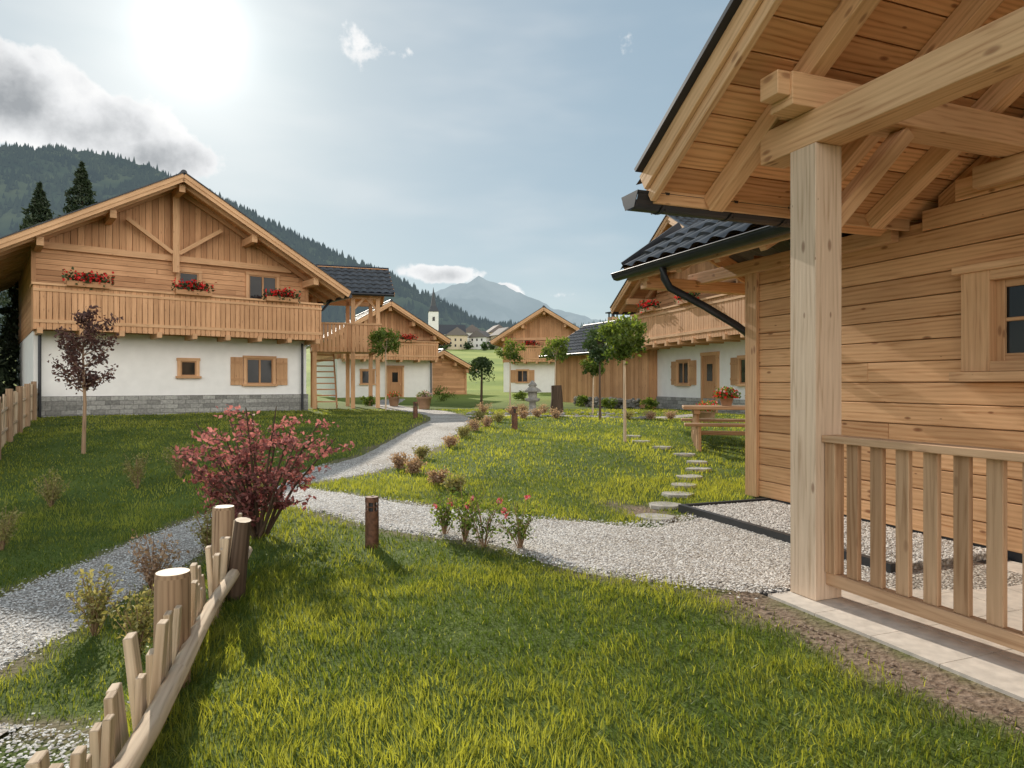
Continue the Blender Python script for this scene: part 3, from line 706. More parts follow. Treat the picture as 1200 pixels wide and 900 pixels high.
wd.box(XR-.12,XR+.12,-2.55,0,top(XR)-.62,top(XR)-.38,2,.6)
wd.box(4.7,4.9,-2.45,0,top(4.7)-.62,top(4.7)-.40,2,.6)
wd.box(4.72,4.88,-2.22,-2.05,3.16,top(4.7)-.62,2,.5)
wd.beam((3.06,-2.02,2.45),(3.06,-1.35,3.14),.1,.13,2,tint=.5,up=(1,0,0))
wd.box(2.7,10.6,-.14,-.041,2.98,3.155,2,.5)
# lean-to roof
le=2.86; lr=3.42; yb=-.15; ya=-1.0; lx0,lx1=-1.25,1.95
d=Vector((0,yb-ya,lr-le)); SL=d.length; d.normalize(); nn=Vector((0,-(lr-le),(yb-ya))).normalized()
k=0
while k*.17<SL-.02:
    a0=Vector((0,ya,le))+d*(k*.17+.085); wd.beam((lx0,a0.y,a0.z-.03),(lx1,a0.y,a0.z-.03),.165,.03,1,up=nn); k+=1
tiles('lean_to_tiles',Vector((lx0-.04,ya,le))+nn*.03-d*.06,(1,0,0),d,lx1-lx0+.04,SL+.06,E)
d2=Vector((0,2.2,-1.0)).normalized(); n2=Vector((0,1.0,2.2)).normalized()
tiles('lean_to_tiles',Vector((lx0-.04,yb,lr))+n2*.03+d2*2.4,(1,0,0),-d2,lx1-lx0+.04,2.4,E)
wd.beam((lx0,yb,lr-.03),(lx0,yb+2.2,lr-1.03),.04,.2,2,tint=.4); wd.beam((lx0,ya,le-.03),(lx0,yb,lr-.03),.045,.2,2,up=nn,tint=.5)
mt.beam((lx0-.05,ya-.03,le+.08),(lx0-.05,yb,lr+.12),.03,.12,0,up=nn)
for x in (-.9,-.2,.5,1.2): wd.beam((x,ya+.04,le-.11),(x,0,le+.1+.35),.09,.12,2,up=nn)
wd.box(lx0+.1,lx1,-.14,-.04,2.7,2.85,2,.3); wd.box(lx0+.15,lx0+.3,-.9,2,2.62,2.76,2,.4)
wd.box(lx0,lx1,ya+.0,ya+.03,le-.13,le+.0,2,.4)
halfgutter(mt,(lx0-.12,ya-.09,le-.02),(lx1+.1,ya-.09,le-.02),.085)
mt.tube([(-.3,ya-.09,le-.08),(-.3,ya-.07,le-.22),(-.29,ya,le-.33),(-.2,-.6,2.33),(-.1,-.2,2.1),(-.14,-.02,2.02),(-.14,.06,1.9),(-.14,.06,.1)],.045,12)
# window
wd.box(2.62,2.85,-.16,-.04,1.50,2.30,2,.7); wd.box(3.75,3.98,-.16,-.04,1.50,2.30,2,.7)
wd.box(2.56,4.04,-.19,-.04,2.30,2.36,2,.8); wd.box(2.56,4.04,-.22,-.04,1.42,1.497,2,.8)
wd.box(2.85,3.75,-.157,-.04,2.22,2.30,2,.5); wd.box(2.85,3.75,-.157,-.04,1.50,1.58,2,.5)
gl.box(2.85,3.75,-.055,-.041,1.58,2.22)
for x in (2.85,3.27,3.68): wd.box(x,x+.07,-.085,-.056,1.58,2.22,2,.3)
wd.box(2.92,3.27,-.08,-.056,1.58,1.64,2,.3);wd.box(3.34,3.68,-.08,-.056,1.58,1.64,2,.3);wd.box(2.92,3.27,-.08,-.056,2.16,2.22,2,.3);wd.box(3.34,3.68,-.08,-.056,2.16,2.22,2,.3)
wd.box(2.92,3.27,-.075,-.056,1.89,1.92,2,.3)
# railing
wd.box(3.173,9.9,-2.2,-2.07,1.03,1.075,4,.8); wd.box(3.172,9.89,-2.165,-2.095,.12,.2,4,.5)
wd.box(3.175,3.255,-2.175,-2.095,.2,1.028,4,.4)
x=3.32
while x<9.8: wd.box(x,x+.085,-2.15,-2.115,.201,1.028,4,None); x+=.172
wd.done('timber',[W_WALL,W_SOFF,W_BEAM,W_POST,W_RAIL],E,bev=.004)
mt.done('gutters',[METAL,PLINTH],E); gl.done('window_glass',[GLASS],E)
cc.box(2.93,12,-2.42,-.04,-.25,-.03,0)
cc.box(2.86,12,-2.52,-2.425,-.3,-.015,1)
x=2.94
while x<8:
    y=-2.42
    while y<-.1: cc.box(x,x+.395,y,min(y+.395,-.045),-.028,.018,0); y+=.4
    x+=.4
cc.done('porch_deck',[CONC,CONC],E)
ed=MB(); ed.box(.27,2.88,-1.25,-1.19,-.25,.09,0); ed.box(.24,.27,-1.25,0,-.25,.09,0); ed.box(2.86,2.925,-2.42,0,-.3,.02,0)
ed.box(2.9,12,-2.56,-2.53,-.3,-.02,0)
ed.done('gravel_bed_edging',[PLINTH],E)
gb=MB(); gb.box(.29,2.855,-1.189,-.021,-.2,.065,0); gb.done('gravel_bed',[GRAVEL],E)
n=8000; tt=rng.uniform(.3,2.85,n); qq=rng.uniform(.04,1.17,n)
stones('bed_pebbles',np.stack([tt,-qq,np.full(n,.067)],1),rng.uniform(.008,.018,n),PEB,E,lo=True,smooth=True)

# ------------------------------------------------------------------ fences
fe=empty('picket_fence'); fb=MB()
def fl(y): return -1.25-.25*(y-2.2)
for (x,y,zt_,r) in [(-1.60,3.2,.52,.078),(-2.06,4.85,.53,.075)]:
    fb.tube([(x,y,-.7),(x+.01,y,zt_-.02),(x+.01,y,zt_)],[r*1.05,r,r*.94],18,3,cap=1)
fb.tube([(-1.86,4.5,-.5),(-1.80,4.47,.15),(-1.74,4.42,.52)],[.06,.06,.05],10,2,cap=1)
y=1.75
while y<5.05:
    x=fl(y)-.07; ln=random.uniform(-.04,.04); hgt=.36+random.uniform(-.09,.10); w=random.uniform(.06,.09)
    fb.beam((x+random.uniform(-.02,.02),y,hz(x-.1,y)-.1),(x+ln,y+random.uniform(-.04,.04),hgt),w,w*.5,0,up=(1,.25,0),w1=w*.8,h1=w*.4,tint=random.uniform(.3,1))
    y+=random.uniform(.09,.125)
for zz,ofs in ((.17,.0),(-.15,.02)):
    pts=[(fl(y)+ofs+.01*math.sin(y*3),y,zz+.012*math.sin(y*2.1)) for y in np.linspace(1.6,5.1,9)]
    fb.tube(pts,[.045,.043,.044,.04,.042,.038,.04,.036,.033],7,0,cap=1,tint=.8)
fb.done('fence_wood',[W_FENCE,W_END,W_DARK,W_BARK],fe,bev=.003)
f2=empty('picket_fence'); fb=MB()
a=np.array([-8.4,10.7]); b=np.array([-14.6,21.0]); L=np.linalg.norm(b-a); s=0
while s<L:
    p=a+(b-a)*s/L; z0=hz(*p); fb.beam((p[0],p[1],z0-.1),(p[0]+random.uniform(-.04,.04),p[1],z0+.95+random.uniform(-.12,.12)),.09,.03,0,up=(1,.6,0),w1=.06,tint=random.random()*.7); s+=.15
for zz in (.3,.72):
    fb.tube([(*(a+(b-a)*k/8),hz(*(a+(b-a)*k/8))+zz) for k in range(9)],.04,7,0)
for k in range(7):
    p=a+(b-a)*k/6; fb.tube([(p[0]+.06,p[1],hz(*p)-.2),(p[0]+.06,p[1],hz(*p)+1.1)],.07,10,3,cap=1)
fb.done('fence_wood',[W_FENCE,W_END,W_DARK,W_BARK],f2)

# ------------------------------------------------------------------ trees & shrubs
def ball_tree(name,x,y,zc,R,mat=LEAF,nl=1700,ls=.045,tr=.028,shape=(1,1,.85)):
    z0=hz(x,y); e=empty(name,(x,y,z0)); mb=MB(); zc-=z0
    lean=random.uniform(-.04,.04)
    mb.tube([(0,0,-.05),(lean*.5,0,zc*.4),(lean,0,zc-R*.3)],[tr*1.2,tr,tr*.75],8,0,tint=.9)
    for k in range(13):
        a=random.uniform(0,6.28); el=random.uniform(.1,1.3); r=R*random.uniform(.6,.9)
        tip=(lean+r*math.cos(a)*math.cos(el),r*math.sin(a)*math.cos(el),zc-R*.3+r*math.sin(el)*.9)
        mb.tube([(lean,0,zc-R*.45),tip],[tr*.4,.004],5,0)
    c=rng.normal(size=(30,3)); c/=np.linalg.norm(c,axis=1,keepdims=True); c*=R*rng.uniform(.5,1.05,(30,1)); c*=np.array(shape)
    ci=rng.integers(0,30,nl); p=c[ci]+rng.normal(0,R*.15,(nl,3)); 
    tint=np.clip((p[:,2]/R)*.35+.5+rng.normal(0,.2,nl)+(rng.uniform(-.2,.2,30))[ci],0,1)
    p+=np.array([lean,0,zc])
    mb.done('trunk',[W_DARK if mat is LEAFD else W_FENCE],e); leaves('crown',p,ls,[mat],None,e,tint=tint); return e
ball_tree('ball_crown_tree',2.2,13.3,2.32,.46,LEAF,2100)
ball_tree('ball_crown_tree',2.35,18.2,2.45,.5,LEAFD,1500,.05)
ball_tree('ball_crown_tree',1.5,24,2.6,.5,LEAF,1300,.05)
ball_tree('ball_crown_tree',-.08,27,2.7,.48,LEAF,1100,.05)
ball_tree('ball_crown_tree',-4.9,26.5,3.0,.62,LEAF,1500,.06)
ball_tree('ball_crown_tree',2.6,22,2.0,.35,LEAF,900,.05)
def weeping(name,x,y,R,Ht):
    z0=hz(x,y); e=empty(name,(x,y,z0)); mb=MB(); mb.tube([(0,0,-.05),(.03,0,Ht*.9)],[.06,.04],8,0); n=1500
    a=rng.uniform(0,6.28,n); r=R*np.sqrt(rng.uniform(0.05,1,n)); lobe=.75+.25*np.sin(a*5)
    p=np.stack([r*np.cos(a)*lobe,r*np.sin(a)*lobe,Ht-.9*(r/R)**2*Ht*.45*rng.uniform(.3,1.3,n)],1)
    mb.done('trunk',[W_DARK],e); leaves('crown',p,.06,[LEAFD],None,e)
weeping('weeping_tree',-1.35,30,.6,2.2)

def sparse_tree(name,x,y,Ht,R,mat,n,ls):
    z0=hz(x,y); e=empty(name,(x,y,z0)); mb=MB()
    mb.tube([(0,0,-.05),(.03,0,Ht*.35),(-.02,.02,Ht*.65),(.02,0,Ht)],[.04,.03,.018,.005],8,0)
    P=[];
    for k in range(26):
        f=random.uniform(.42,.95); a=random.uniform(0,6.28); l=R*(1.15-abs(f-.62)*1.6)*random.uniform(.6,1.2)
        b0=np.array([0,0,Ht*f]); b1=b0+np.array([math.cos(a)*l,math.sin(a)*l,l*random.uniform(.5,1.0)])
        mb.tube([b0,(b0+b1)/2+np.array([0,0,-.03]),b1],[.012,.008,.003],5,0)
        m=n//26; u=rng.uniform(.25,1.05,(m,1)); P.append(b0+(b1-b0)*u+rng.normal(0,.055,(m,3)))
    mb.done('trunk',[W_BARK],e); leaves('crown',np.concatenate(P),ls,[mat],None,e); return e
sparse_tree('purple_plum_tree',-8.1,12.9,2.75,.47,LEAFP,2200,.038)

def maple(x,y):
    z0=hz(x,y); e=empty('red_maple_tree',(x,y,z0)); mb=MB(); P=[]
    for k in range(20):
        a=random.uniform(0,6.28); rr=random.uniform(.25,.72); hh=random.uniform(.5,1.32)*(1-.3*rr)
        b0=np.array([random.uniform(-.04,.04),random.uniform(-.04,.04),-.05])
        b1=np.array([math.cos(a)*rr*.45,math.sin(a)*rr*.45,hh*.5]); b2=np.array([math.cos(a)*rr,math.sin(a)*rr,hh])
        mb.tube([b0,b1,b2],[.02,.012,.004],6,0)
        for j in range(6):
            u=random.uniform(.3,1); c=(b0*(1-u)**2+2*b1*u*(1-u)+b2*u*u); a2=random.uniform(0,6.28); l=random.uniform(.1,.28)
            t=c+np.array([math.cos(a2)*l,math.sin(a2)*l,random.uniform(-.03,.10)]); mb.tube([c,t],[.006,.002],4,0)
            m=30; uu=rng.uniform(.1,1.15,(m,1)); P.append(c+(t-c)*uu+rng.normal(0,.045,(m,3))*np.array([1,1,.5]))
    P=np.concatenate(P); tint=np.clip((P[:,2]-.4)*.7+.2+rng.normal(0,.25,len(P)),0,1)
    mb.done('branches',[W_DARK],e); leaves('crown',P,.024,[LEAFR],None,e,tint=tint,asp=.6)
maple(-2.32,6.25)

def shrub(name,x,y,r,h,mat,n=260,ls=.022,flower=None,nf=0,stems=12,fs=.03,wisp=False):
    z0=hz(x,y); e=empty(name,(x,y,z0)); mb=MB(); P=[];T=[]
    for k in range(stems):
        a=random.uniform(0,6.28); rr=r*random.uniform(.2,1); hh=h*random.uniform(.55,1.05)
        b1=np.array([math.cos(a)*rr,math.sin(a)*rr,hh]); mb.tube([(0,0,-.03),tuple(b1*np.array([.4,.4,.55])),tuple(b1)],[.005,.004,.0015],4,0)
        m=n//stems; u=rng.uniform(.3 if wisp else .2,1,(m,1)); P.append(b1*np.concatenate([u**1.3,u**1.3,u],1)+rng.normal(0,.03 if wisp else r*.16,(m,3))); T.append(b1)
    P=np.concatenate(P); P[:,2]=np.abs(P[:,2]); mi=np.zeros(len(P),int); S=np.full(len(P),ls); mats=[mat]
    if flower:
        k=rng.integers(0,stems,nf); c=np.array(T)[k]; q=[];
        for cc_ in c: q.append(cc_+rng.normal(0,.012,(12,3)))
        q=np.concatenate(q); P=np.concatenate([P,q]); mi=np.concatenate([mi,np.ones(len(q),int)]); S=np.concatenate([S,np.full(len(q),fs)]); mats=[mat,flower]
    mb.done('stems',[W_BARK],e); leaves('leaves',P,S,mats,mi,e,asp=.6); return e
for x,y,r,h,nf in [(-.42,6.05,.26,.5,3),(-.24,5.85,.24,.44,3),(.07,5.75,.22,.42,2),(-.62,6.25,.2,.38,2)]:
    shrub('rose_bush',x,y,r,h,LEAF,380,.017,ROSEF,nf,14,.017,True)
for x,y,r in [(-1.45,10.1,.19),(-1.0,9.1,.17),(-.72,8.55,.16),(-1.75,10.6,.2),(-1.55,11.6,.17),(-1.15,12.8,.17),(-1.0,14.1,.2),(-.85,15.2,.2),(-.6,16.2,.2),(-.35,17.5,.2),(-.9,18.5,.2),(.3,18.6,.2),(.7,19.2,.2),(1.2,18.6,.2),(3.2,18.8,.2),(3.9,19.3,.2),(4.6,19.8,.22),(.0,21.3,.25),(1,22,.25),(-1,23.5,.3),(.4,24,.3)]:
    shrub('rounded_shrub',x,y,r,r*1.2,random.choice([LEAFK,LEAFB,LEAFK]),700,.02,None,0,28)
for x,y,r,h in [(-6.35,9.4,.26,.5),(-5.65,10.3,.28,.5),(-5.3,10.9,.28,.55),(-5.75,7.7,.3,.5),(-3.2,6.1,.25,.55),(-3.35,7.5,.22,.45),(-3.15,5.15,.24,.5),(-2.75,7.0,.22,.5),(-3.0,8.1,.2,.4),(-4.9,5.0,.25,.5),(-2.6,4.75,.2,.45),(-6.9,8.4,.3,.5)]:
    shrub('wispy_shrub',x,y,r,h,random.choice([LEAFB,LEAFK,LEAFB]),620,.019,PINKF if random.random()<.3 else None,3,24,.015,True)

def spruce(name,x,y,Ht,R,n,ls=.17):
    z0=hz(x,y); e=empty(name,(x,y,z0)); mb=MB(); mb.tube([(0,0,-.2),(0,0,Ht*.98)],[R*.07,.03],8,0)
    f=rng.uniform(.06,1,n)**.85; lv=np.round(f*26)/26+rng.normal(0,.006,n); a=rng.integers(0,7,n)*0.898+lv*26*2.4+rng.normal(0,.12,n)
    rl=R*(1-lv)**.85*(.6+.7*vnoise(np.round(lv*26)*3.3,np.round(a*1.1),2)); u=np.sqrt(rng.uniform(.02,1,n)); r=rl*u+.03
    p=np.stack([r*np.cos(a),r*np.sin(a),lv*Ht-.32*r*u+rng.normal(0,.07,n)],1)
    mb.done('trunk',[W_DARK],e); leaves('needles',p,ls,[NEEDLE],None,e,asp=.35); return e
spruce('spruce_tree',-31.5,50,16.8,4.8,8000,.2); spruce('spruce_tree',-33.9,49,15.0,4.4,7000,.2); spruce('spruce_tree',-37,52,13,3.6,4000,.2)
for x,y,hh in [(-20.5,25,6.6),(-22.5,27,8),(-20,28.5,6.5),(-25,26,8)]: spruce('spruce_tree',x,y,hh,2.2,5000)
def bushmass(name,pts,mat,ls=.09,per=500):
    P=[]
    for x,y,r,h in pts:
        z=hz(x,y); c=rng.normal(size=(14,3)); c/=np.linalg.norm(c,axis=1,keepdims=True); c=c*rng.uniform(.4,.9,(14,1))
        ci=rng.integers(0,14,per); q=(c[ci]+rng.normal(0,.2,(per,3)))*np.array([r,r,h/2])+np.array([x,y,z+h/2]); P.append(q)
    return leaves(name,np.concatenate(P),ls,[mat])
bushmass('garden_bushes',[(-6.4,30.5,.35,.5),(-3.6,36,.6,.8),(.5,37,.4,.5),(3.1,30,.35,.45),(3.9,27.5,.35,.5),(5.3,26.5,.35,.5)],LEAF,.05)

# ------------------------------------------------------------------ small objects
def bollard(x,y,h,r):
    z=hz(x,y); e=empty('bollard_light',(x,y,z)); mb=MB()
    mb.tube([(0,0,-.1),(0,0,h*.72)],r,20,0); mb.tube([(0,0,h*.9),(0,0,h*.985),(0,0,h)],[r,r,r*.93],20,0); mb.tube([(0,0,h*.72),(0,0,h*.9)],r*.55,16,1)
    for k in range(6):
        a=k*math.pi/3; mb.box(r*.86*math.cos(a)-.006,r*.86*math.cos(a)+.006,r*.86*math.sin(a)-.006,r*.86*math.sin(a)+.006,h*.71,h*.91,0)
    mb.tube([(0,0,h*.80),(0,0,h*.815)],r*.98,20,0)
    mb.done('bollard_body',[RUST,PLINTH],e)
bollard(-1.2,5.85,.43,.058); bollard(.06,15.6,.52,.07); bollard(-2.9,20.5,.5,.07)
ste=empty('stepping_stones'); mb=MB()
for x,y,r in [(1.5,7.1,.19),(1.74,7.75,.17),(2.02,8.35,.18),(2.25,8.95,.17),(2.5,9.55,.18),(2.78,10.2,.17),(2.95,10.9,.17),(2.95,11.7,.17),(2.75,12.5,.17),(2.5,13.3,.17),(2.5,14.2,.17)]:
    z=hz(x,y); n_=11; a0=random.uniform(0,6); rr=[r*random.uniform(.82,1.1) for _ in range(n_)]
    top_=[(x+rr[k]*math.cos(a0+k*6.283/n_)*1.1,y+rr[k]*math.sin(a0+k*6.283/n_)*.95,z+.032) for k in range(n_)]
    bot=[(p[0]+(p[0]-x)*.05,p[1]+(p[1]-y)*.05,z-.05) for p in top_]
    mb.poly(top_,0); 
    for k in range(n_): mb.poly([bot[k],bot[(k+1)%n_],top_[(k+1)%n_],top_[k]],0)
mb.done('slabs',[SLATE],ste)
tb=empty('wooden_table',(4.15,13.1,hz(4.15,13.1)),-12); mb=MB()
for k in range(4): mb.box(-.85,.95,-.38+k*.19,-.38+k*.19+.182,.70,.765,0)
for x in (-.6,.7):
    mb.box(x-.06,x+.06,-.34,.34,.61,.70,0)
    for s in (-1,1): mb.tube([(x,s*.3,-.03),(x,s*.18,.62)],[.06,.055],10,0)
    mb.box(x-.04,x+.04,-.25,.25,.2,.28,0)
mb.box(-.55,.65,-.04,.04,.2,.28,0)
mb.done('table_wood',[W_TABLE],tb,bev=.008)
for yy in (-.85,.85):
    bn=empty('wooden_bench',(4.15,13.1,hz(4.15,13.1)),-12); mb=MB()
    for k in range(2): mb.box(-.85,.9,yy-.16+k*.165,yy-.16+k*.165+.158,.42,.47,0)
    for x in (-.6,.7):
        for s in (-1,1): mb.tube([(x,yy+s*.12,-.03),(x,yy+s*.08,.42)],.045,8,0)
    mb.done('bench_wood',[W_TABLE],bn,bev=.006)
def pot(x,y,z,r,h,n,fr,fl_=REDF):
    e=empty('flower_pot',(x,y,z)); mb=MB(); mb.tube([(0,0,0),(0,0,h*.85),(0,0,h*.86),(0,0,h)],[r*.7,r*.95,r*1.05,r*1.05],16,0); mb.done('pot',[TERRA],e)
    p=rng.normal(0,1,(n,3)); p/=np.linalg.norm(p,axis=1,keepdims=True); p*=rng.uniform(.3,1,(n,1))*fr; p[:,2]=np.abs(p[:,2])*.8+h
    u=rng.uniform(0,1,n); mi=(u<.35).astype(int); mi[u<.08]=2
    leaves('blooms',p,.028,[LEAF,fl_,PINKF],mi,e,asp=.8)
pot(4.1,13.05,hz(4.15,13.1)+.765,.13,.16,700,.27); pot(4.6,13.0,hz(4.15,13.1)+.765,.09,.13,300,.17)
pot(5.2,18.5,hz(5.2,18.5),.2,.3,500,.35); pot(5.9,20.4,hz(5.9,20.4),.2,.3,500,.35)
pot(-3.5,27.2,hz(-3.5,27.2),.3,.5,500,.35,PINKF); pot(-5.1,29.5,hz(-5.1,29.5),.25,.4,500,.35)
sl=empty('stone_lantern',(.62,20.6,hz(.62,20.6))); mb=MB()
mb.lathe((0,0,0),[(0,.22),(.1,.22),(.12,.12),(.4,.1),(.42,.2),(.5,.24),(.52,.14),(.7,.14),(.71,.28),(.78,.22),(.86,.1),(.9,.14),(.96,.1),(1.05,.02)],14,0); mb.done('lantern_body',[STONE],sl)
st=empty('tree_stump',(1.45,22.3,hz(1.45,22.3))); mb=MB(); mb.tube([(0,0,-.05),(.02,0,.5),(0,.02,.95)],[.24,.19,.17],12,0,cap=1); mb.done('stump_wood',[W_DARK,W_END],st)
rp=[]
for k in range(260):
    x=random.uniform(2.9,5.0); y=31.5-(x-2.6)*1.9+random.uniform(-.35,.35); rp.append((x,y,hz(x,y)+random.uniform(.0,.4)))
stones('rock_border',np.array(rp),rng.uniform(.08,.16,len(rp)),simple('dark_rock',(.17,.16,.14),.9,0,.3,8,.4),None,.7)
rp=np.array([(rng.uniform(-1.5,4.5),rng.uniform(19,24.5),0) for k in range(60)]); rp[:,2]=H(rp[:,0],rp[:,1])+.02
stones('garden_rocks',rp,rng.uniform(.05,.14,len(rp)),STONE)
cp=[]
for k in range(160):
    s=rng.uniform(2.9,6.5); q=2.56+abs(rng.normal(0,.14)); cp.append((EO[0]+EU[0]*s-.934*q,EO[1]+EU[1]*s-.358*q,.006))
stones('soil_clods',np.array(cp),rng.uniform(.004,.016,len(cp)),simple('soil',(.30,.22,.165),.95))

# ------------------------------------------------------------------ village, mountains
def px2(lst): return [((a-600)/800,(450-b)/800) for a,b in lst]
def house(name,x,y,w,d,h,r,rot,wall,roof):
    e=empty(name,(x,y,hz(x,y)),rot); mb=MB(); mb.box(-w/2,w/2,-d/2,d/2,-3,h,0)
    mb.hexa([(-w/2-.8,-d/2-.8,h),(w/2+.8,-d/2-.8,h),(w/2+.8,d/2+.8,h),(-w/2-.8,d/2+.8,h),(-.05,-d/2-.8,h+r),(.05,-d/2-.8,h+r),(.05,d/2+.8,h+r),(-.05,d/2+.8,h+r)],1)
    for fz in range(max(1,int(h//2.8))):
        for k in range(int(w//2.6)): mb.box(-w/2+1.2+k*2.6,-w/2+2.0+k*2.6,-d/2-.05,-d/2+.02,1+fz*2.8,2.2+fz*2.8,2)
    mb.done('building',[wall,roof,GLASS],e); return e
CREAM=simple('cream_render',(.62,.53,.38),.8); RR=simple('grey_roof',(.17,.15,.14),.8); WW=simple('white_render',(.76,.76,.74),.8)
house('village_house',-27,331,10,8,6.5,4,10,CREAM,RR); house('village_house',-15,334,9,8,5.6,3.5,-25,WW,RR); house('village_house',-4,331,10,8,6.5,4,30,CREAM,RR)
house('village_house',-50,335,9,9,5.6,4,25,WW,RR); house('village_house',8,340,10,9,6,4,0,WW,RR); house('village_house',60,350,14,10,6,4,0,CREAM,RR); house('village_house',-20,347,10,8,8,4,0,WW,RR); house('village_house',-8,350,10,8,8,4,20,CREAM,RR)
ch=empty('village_church',(-38,330,hz(-38,330)),10); mb=MB()
mb.box(-2.3,2.3,-2.3,2.3,-2,18,0); mb.hexa([(-2.6,-2.6,18),(2.6,-2.6,18),(2.6,2.6,18),(-2.6,2.6,18),(-1.2,-1.2,21),(1.2,-1.2,21),(1.2,1.2,21),(-1.2,1.2,21)],1)
mb.hexa([(-1.2,-1.2,21),(1.2,-1.2,21),(1.2,1.2,21),(-1.2,1.2,21),(-.05,-.05,30),(.05,-.05,30),(.05,.05,30),(-.05,.05,30)],1)
mb.box(-.6,.6,-2.36,-2.3,13.5,15.5,2); mb.box(3,15,-4,4,-2,7,0); mb.hexa([(2.5,-4.5,7),(15.5,-4.5,7),(15.5,4.5,7),(2.5,4.5,7),(2.5,-.1,12),(15.5,-.1,12),(15.5,.1,12),(2.5,.1,12)],1)
mb.done('church_body',[WW,simple('spire_slate',(.06,.065,.075),.6),GLASS],ch)
P=[]
for k in range(170):
    x=rng.uniform(-130,150); y=rng.uniform(280,380); z=hz(x,y); r=rng.uniform(1.6,3.6)
    if y<332 and -60<x<40 : continue
    q=rng.normal(0,.42,(110,3))*np.array([r,r,r*1.1])+np.array([x,y,z+r*1.0]); P.append(q)
for x,y,r in [(-32,325,2.2),(-21,325,1.8),(-9.5,324,1.9),(3,325,2.2),(12,326,2.2),(-44,322,2.5),(-12,300,1.6),(-30,290,1.8)]:
    P.append(rng.normal(0,.42,(150,3))*np.array([r,r,r*1.2])+np.array([x,y,hz(x,y)+r]))
leaves('distant_trees',np.concatenate(P),.7,[LEAFD])

def mountain(name,crest,D,near,mat,amp,seed,trees=0,th=18,tmat=None,nx=220,ny=60):
    r=np.linspace(crest[0][0],crest[-1][0],nx)
    v=np.linspace(0,1,ny)
    def surf(rr,vv):
        ee=np.interp(rr,[c[0] for c in crest],[c[1] for c in crest])
        dist=near+(D-near)*vv; x=rr*dist; zt_=1.4+ee*D
        z=zt_*(vv**1.25)+amp*(fbm(x/ (D*.09),dist/(D*.09),6,seed)*1.5)*np.sin(np.pi*np.clip(vv,0,1))**.6*1.2+amp*.22*fbm(x/(D*.015),dist/(D*.02),4,seed+3)
        return x,dist,z-4
    R,Vv=np.meshgrid(r,v); x,y,z=surf(R,Vv)
    id=np.arange(x.size).reshape(x.shape); F=np.stack([id[:-1,:-1],id[:-1,1:],id[1:,1:],id[1:,:-1]],-1).reshape(-1,4)
    arr_mesh(name,np.stack([x.ravel(),y.ravel(),z.ravel()],1),F,[mat],smooth=True)
    if trees:
        rr=rng.uniform(r[0],r[-1],trees); vv=np.sqrt(rng.uniform(.02,1.0,trees)); x,y,z=surf(rr,vv)
        k=(fbm(x/160,y/160,3,seed+9)>-.10)|(vv>.9); x,y,z=x[k],y[k],z[k]; n=len(x)
        h=th*rng.uniform(.5,1.2,n); w=h*rng.uniform(.2,.3,n); a=np.arange(5)*2*np.pi/5
        base=np.stack([x[:,None]+w[:,None]*np.cos(a),y[:,None]+w[:,None]*np.sin(a),np.repeat((z)[:,None],5,1)],-1)
        tip=np.stack([x,y,z+h],1)[:,None]; V=np.concatenate([base,tip],1).reshape(-1,3)
        F=(np.array([(i,(i+1)%5,5) for i in range(5)])[None]+6*np.arange(n)[:,None,None]).reshape(-1,3)
        arr_mesh('distant_forest',V,F,[tmat],smooth=False)
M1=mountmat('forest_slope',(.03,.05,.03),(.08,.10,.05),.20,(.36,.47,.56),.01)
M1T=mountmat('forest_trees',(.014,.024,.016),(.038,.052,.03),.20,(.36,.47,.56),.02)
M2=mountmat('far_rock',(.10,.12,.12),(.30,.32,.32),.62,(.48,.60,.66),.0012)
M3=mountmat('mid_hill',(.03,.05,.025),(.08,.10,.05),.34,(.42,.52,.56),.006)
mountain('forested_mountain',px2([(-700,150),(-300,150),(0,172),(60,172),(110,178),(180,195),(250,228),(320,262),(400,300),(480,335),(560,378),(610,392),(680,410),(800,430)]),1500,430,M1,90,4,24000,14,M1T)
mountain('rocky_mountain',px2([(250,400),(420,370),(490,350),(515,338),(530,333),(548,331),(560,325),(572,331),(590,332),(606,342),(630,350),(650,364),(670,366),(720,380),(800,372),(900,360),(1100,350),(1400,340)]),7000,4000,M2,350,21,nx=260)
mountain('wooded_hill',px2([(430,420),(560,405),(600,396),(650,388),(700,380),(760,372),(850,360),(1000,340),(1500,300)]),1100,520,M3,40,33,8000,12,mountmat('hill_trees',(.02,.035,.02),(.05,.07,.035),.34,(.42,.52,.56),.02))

# ------------------------------------------------------------------ world
w=bpy.data.worlds.new('World'); scene.world=w; w.use_nodes=True; nt=w.node_tree; nt.nodes.clear(); L=nt.links
sky=N(nt,'ShaderNodeTexSky'); sky.sky_type='NISHITA'; sky.sun_disc=False; sky.sun_elevation=SUN_EL; sky.sun_rotation=SUN_AZ; sky.altitude=1400; sky.air_density=1.0; sky.dust_density=1.0; sky.ozone_density=1.5
tc=N(nt,'ShaderNodeTexCoord'); D_=tc.outputs['Generated']
gm=N(nt,'ShaderNodeGamma'); gm.inputs[1].default_value=.30; L.new(sky.outputs[0],gm.inputs[0])
hs=N(nt,'ShaderNodeHueSaturation'); hs.inputs['Saturation'].default_value=1.35; hs.inputs['Value'].default_value=3.35; L.new(gm.outputs[0],hs.inputs['Color'])
tn=mixc(nt,1,hs.outputs[0],(.90,1.0,.99),'MULTIPLY')
def add(a,b,op='ADD'):
    m=N(nt,'ShaderNodeMath',operation=op)
    for i,v in enumerate((a,b)):
        if isinstance(v,(int,float)): m.inputs[i].default_value=v
        else: L.new(v,m.inputs[i])
    return m.outputs[0]
